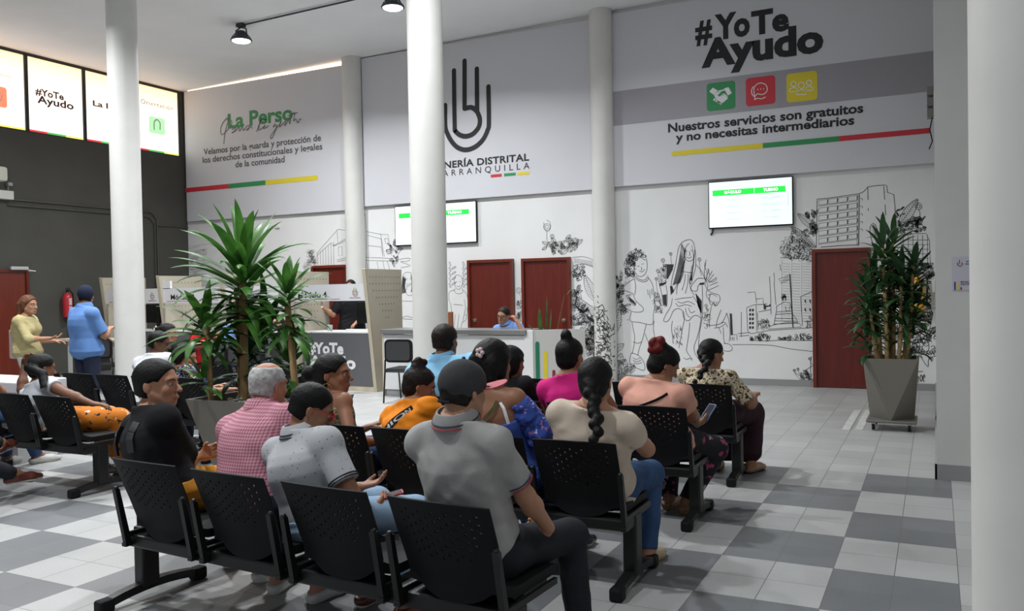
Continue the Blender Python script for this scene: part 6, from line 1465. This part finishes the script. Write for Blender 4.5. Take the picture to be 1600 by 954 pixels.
I=person('person','seated broad man in a light blue shirt with short greying hair',(hp[0],hp[1],SZ),hd(696,531,5.45),body=0,face=4,nod=2,w=1.45,hs=1.06,h=.008,skinc='dark',shirt=fab('light_blue_shirt',(.24,.50,.72)),sleeve=.8,pants=navy,shoes=(blackl,),hair='short',hairc=hairm('dark'),collar=[fab('light_blue_rib',(.22,.47,.70))],eyes=False,wr=.002,arms={1:dict(rel=(.2,.28,.1)),-1:dict(rel=(-.2,.28,.1))})
# ---- fourth row ------------------------------------------------
hp=srow(-1.38,6.77,0)
leo=ramp_mat('leopard_print','noise',34,[(0,(.02,.014,.010)),(.40,(.46,.36,.20)),(.47,(.62,.56,.44)),(.55,(.30,.19,.08)),(.60,(.02,.015,.010)),(.66,(.55,.47,.32))],.8,2)
I=person('person','seated woman in an animal print blouse with a long black plait',(hp[0]+.0,hp[1],SZ),hd(1112,552,6.72),body=8,face=44,nod=14,w=1.15,hs=1.0,h=.009,female=True,skinc='brown',shirt=leo,sleeve=.85,pants=maroon,skirt=True,pantlen=.8,shoes=(tanl,bsole),hair='braid',hairc='black',
  extras=dict(tail=[onY(1106,568,6.52),onY(1094,585,6.47),onY(1086,600,6.45)],tailr=(.030,.020)),eyes=False,wr=.004,arms={1:dict(rel=(.28,.24,.12),hint=(.5,-.3,-.7)),-1:dict(rel=(-.1,.28,.12))},legs={1:dict(foot=(.22,.30,0)),-1:dict(foot=(-.06,.26,0))})
q=MB(); a=onY(1155,634,6.98); q.box((a.x-.12,a.y-.05,a.z-.012),(a.x+.08,a.y+.08,a.z+.008),.004); tag(q.build('yellow_folder',mat('yellow_green_plastic',(.50,.48,.03),.5),None),'yellow folder on the lap of the woman in the animal print blouse','folder')
# ---- left group ------------------------------------------------
orgf=floral('orange_floral',(.52,.16,.015),[(.02,.02,.05),(.6,.55,.5),(.03,.03,.08),(.45,.13,.02)],17,.30)
hw=hd(66,574,4.48)
I=person('person','seated woman in a white blouse and orange flowered skirt, black ponytail',(-6.40,4.50,SZ),hw,body=20,face=12,nod=10,tilt=-4,twist=-10,w=1.15,hs=1.0,h=.008,female=True,skinc='dark',shirt=fab('white_blouse',(.60,.62,.66)),sleeve=.35,pants=orgf,skirt=True,pantlen=.78,shoes=(blackl,bsole),hair='pony',hairc='black',wr=.005,
  extras=dict(tail=[onY(66,584,4.36),onY(71,605,4.33),onY(73,630,4.30)],tailr=(.038,.030)),eyes=False,arms={-1:dict(to=tuple(onY(38,567,4.62)),hint=(-1,.2,-.9),dir=(.5,.0,.6),palm=(.5,0,-.5)),1:dict(to=tuple(onY(152,634,4.45)),hint=(.3,-.6,-.2),dir=(.8,.5,-.1))},legs={1:dict(foot=(.18,.42,0)),-1:dict(foot=(-.12,.36,0))})
I=person('person','seated man with a shaved dark head in a white shirt, beside the left column',(-6.75,5.78,SZ),hd(249,535,5.80),body=4,face=55,nod=14,w=1.15,hs=1.0,h=.009,skinc='deep',shirt=fab('white_shirt',(.66,.68,.70)),sleeve=.8,pants=navy,shoes=(blackl,),hair='crop',hairc='black',eyes=False,hunch=.04)
mf=floral('multicolour_floral',(.02,.022,.035),[(.35,.45,.6),(.5,.08,.3),(.4,.4,.1),(.06,.2,.25),(.6,.6,.65)],30,.40)
I=person('person','seated woman with a black bob in a dark multicoloured flowered blouse',(-6.22,5.80,SZ-.02),hd(290,556,5.85),body=20,face=58,nod=16,w=1.05,hs=1.0,h=.009,female=True,skinc='tan',shirt=mf,sleeve=.7,pants=blk,shoes=(blackl,),hair='long',hairc='black',extras=dict(len=.0),eyes=False,arms={1:dict(rel=(.22,.25,.12)),-1:dict(rel=(-.1,.28,.12))})
I=person('person','seated woman with a pale hair clip behind the man in the white shirt',(-7.35,7.12,SZ),hd(263,520,7.15),body=10,face=62,nod=4,w=1.0,hs=1.0,h=.010,female=True,skinc='tan',shirt=blk,pants=jeans,shoes=(blackl,),hair='bun',hairc='black',extras=dict(bun=(0,-.12,.03),bunr=.035),arms={1:dict(rel=(.42,.34,.48),hint=(.2,0,-1),dir=(0,.1,1),palm=(-1,0,0),curl=.1)})
MB().tube([I['HP'](0,-.16,.02)-I['org'],I['HP'](-.02,-.18,.05)-I['org'],I['HP'](.0,-.15,.075)-I['org'],I['HP'](.03,-.13,.03)-I['org']],.007,6).build('hair_clip',mat('pearl_clip',(.6,.55,.42),.4),I['root'],True)
# two people at the far left whose legs reach into the picture
def leftleg(x,y,lbl,kw): return person('person',lbl,(x,y,SZ),(x+.02,y+.02,1.20),h=.009,eyes=False,**kw)
leftleg(-6.30,3.25,'person at the left edge in dark trousers and brown loafers, legs crossed',dict(skinc='brown',shirt=navy,pants=darkp,shoes=(leather,wht),hair='short',legs={1:dict(foot=(-.06,1.02,.02),toe=.15),-1:dict(foot=(-.22,.80,.34),toe=.5,tip=.1)}))
leftleg(-7.55,4.42,'person at the left edge in a blue top and white sneakers',dict(skinc='brown',shirt=fab('blue_top',(.04,.13,.35)),pants=jeans,shoes=(wht,),hair='short',legs={1:dict(foot=(.05,.58,0)),-1:dict(foot=(-.16,.42,0))}))
# standing pair
I=person('person','standing man seen from behind in a blue short-sleeve shirt and navy cap',(-8.92,6.72,.93),hd(134,462,6.72),body=10,face=-42,nod=4,w=1.16,hs=1.02,h=.008,skinc='tan',stand=True,shirt=fab('mid_blue_shirt',(.12,.24,.52)),sleeve=.85,shirt_bottom=-.13,pants=navy,shoes=(blackl,),hair='cap',hairc='black',collar=[fab('mid_blue_rib',(.11,.22,.49))],wr=.003,
  arms={-1:dict(rel=(-.16,.22,.12),hint=(-.5,-.5,-.6)),1:dict(rel=(.04,.26,.22),hint=(.5,-.3,-.7))})
cap_hat(I,fab('navy_cap',(.012,.016,.035)),MATS['navy_cap'],heading=-12)
I=person('person','standing woman with long auburn hair in a pale yellow blouse',(-9.90,6.65,.90),hd(45,476,6.65),body=62,face=74,nod=2,w=1.0,hs=1.0,h=.008,female=True,skinc='tan',stand=True,shirt=fab('pale_yellow_blouse',(.42,.36,.18)),sleeve=1.25,shirt_bottom=-.13,pants=wht,shoes=(tanl,),hair='long',hairc='auburn',extras=dict(len=.26),bust=1,wr=.004,
  arms={1:dict(rel=(.06,.30,.14),hint=(.1,-.8,-.6),dir=(.5,.6,.1),palm=(0,0,1)),-1:dict(rel=(-.14,.24,.10),hint=(-.3,-.7,-.6))})
o=empty('pink_handbag',(-10.15,6.60,.82),'pale pink bag hanging behind the standing woman','bag'); 
MB().box((-.05,-.12,-.02),(.06,.12,.34),.02).build('bag_body',mat('pale_pink_leather',(.50,.34,.34),.6),o); MB().tube([(0,-.09,.33),(0,-.06,.48),(0,.06,.48),(0,.09,.33)],.008,6).build('handle',MATS['pale_pink_leather'],o)
# ---- people at the desks ---------------------------------------
I=person('person','person in a red shirt seated at the service desks, seen from behind a plant trunk',(-9.78,9.15,SZ),hd(321,505,9.2),body=8,face=10,w=1.1,h=.012,skinc='deep',shirt=fab('red_shirt',(.50,.015,.02)),sleeve=.9,pants=navy,shoes=(blackl,),hair='short',eyes=False,arms={1:dict(rel=(.35,.30,.22),hint=(.6,-.3,-.6)),-1:dict(rel=(-.2,.32,.2))},group='people at the service desks')
strp=ramp_mat('blue_white_stripes','wave',9,[(0,(.20,.38,.72)),(.82,(.62,.68,.75))],.8,0,(0,0,1))
I=person('person','person leaning forward in a light blue striped shirt at the service desks',(-9.2,9.2,SZ),hd(367,497,9.45),body=20,face=40,nod=20,w=1.1,h=.012,skinc='tan',shirt=strp,sleeve=.8,pants=jeans,shoes=(blackl,),hair='short',hairc='dark',eyes=False,arms={1:dict(rel=(.25,.4,.3)),-1:dict(rel=(-.2,.4,.3))},group='people at the service desks')
I=person('person','person with curly dark hair in a black top seated at the service desks',(-8.66,9.1,SZ),hd(403,515,9.2),body=6,face=50,nod=6,w=1.0,h=.012,female=True,skinc='tan',shirt=blk,sleeve=.7,pants=jeans,shoes=(blackl,),hair='afro',hairc='dark',eyes=False,arms={1:dict(rel=(.25,.30,.15)),-1:dict(rel=(-.2,.32,.2))},group='people at the service desks')
I=person('person','clerk with glasses and long brown hair in a green top behind the desk',(-10.15,11.4,SZ),hd(434,503,11.3),body=165,face=160,nod=4,w=1.0,hs=1.05,h=.009,female=True,skinc='light',shirt=fab('green_top',(.015,.30,.09)),sleeve=.9,pants=blk,shoes=(blackl,),hair='long',hairc='brown',extras=dict(len=.14),glasses=mat('thin_dark_frame',(.05,.04,.04),.3),group='clerks')
I=person('person','clerk in black standing behind the Módulo 4 sign with one hand raised',(-8.80,11.55,.93),(-8.82,11.5,1.64),body=150,face=160,w=1.2,h=.010,skinc='tan',stand=True,shirt=blk,sleeve=.9,shirt_bottom=-.13,pants=blk,shoes=(blackl,),hair='short',eyes=False,arms={1:dict(to=tuple(onY(502,478,11.15)),hint=(.3,.1,-1),dir=(-.2,-.2,1),palm=(0,-1,0),curl=.15),-1:dict(rel=(-.1,.25,.1))},group='clerks')
e=I['AR'][1][2]-I['org']; MB().tube([e+np.array([.034*math.cos(t*.7),.034*math.sin(t*.7),-.02]) for t in range(10)],.008,6).build('wristwatch',mat('silver_watch',(.6,.6,.6),.3,.8),I['root'],True)
I=person('person','receptionist in a blue shirt and dark glasses resting his head on his hand',(-5.45,10.98,SZ),hd(787,492,10.75),body=190,face=186,nod=12,tilt=-8,w=1.1,hs=1.04,h=.0075,skinc='tan',shirt=fab('pale_blue_shirt',(.17,.30,.62)),sleeve=.8,pants=navy,shoes=(blackl,),hair='crop',hairc=hairm('dark'),collar=[fab('pale_blue_rib',(.16,.29,.60))],glasses=mat('dark_frame',(.01,.008,.008),.3),group='clerks',
  arms={-1:dict(to=tuple(onY(808,503,10.62)),hint=(.8,-.2,-1),dir=(-.5,.1,.8),palm=(-.8,.2,-.2),curl=.9),1:dict(rel=(.15,.28,.34))})
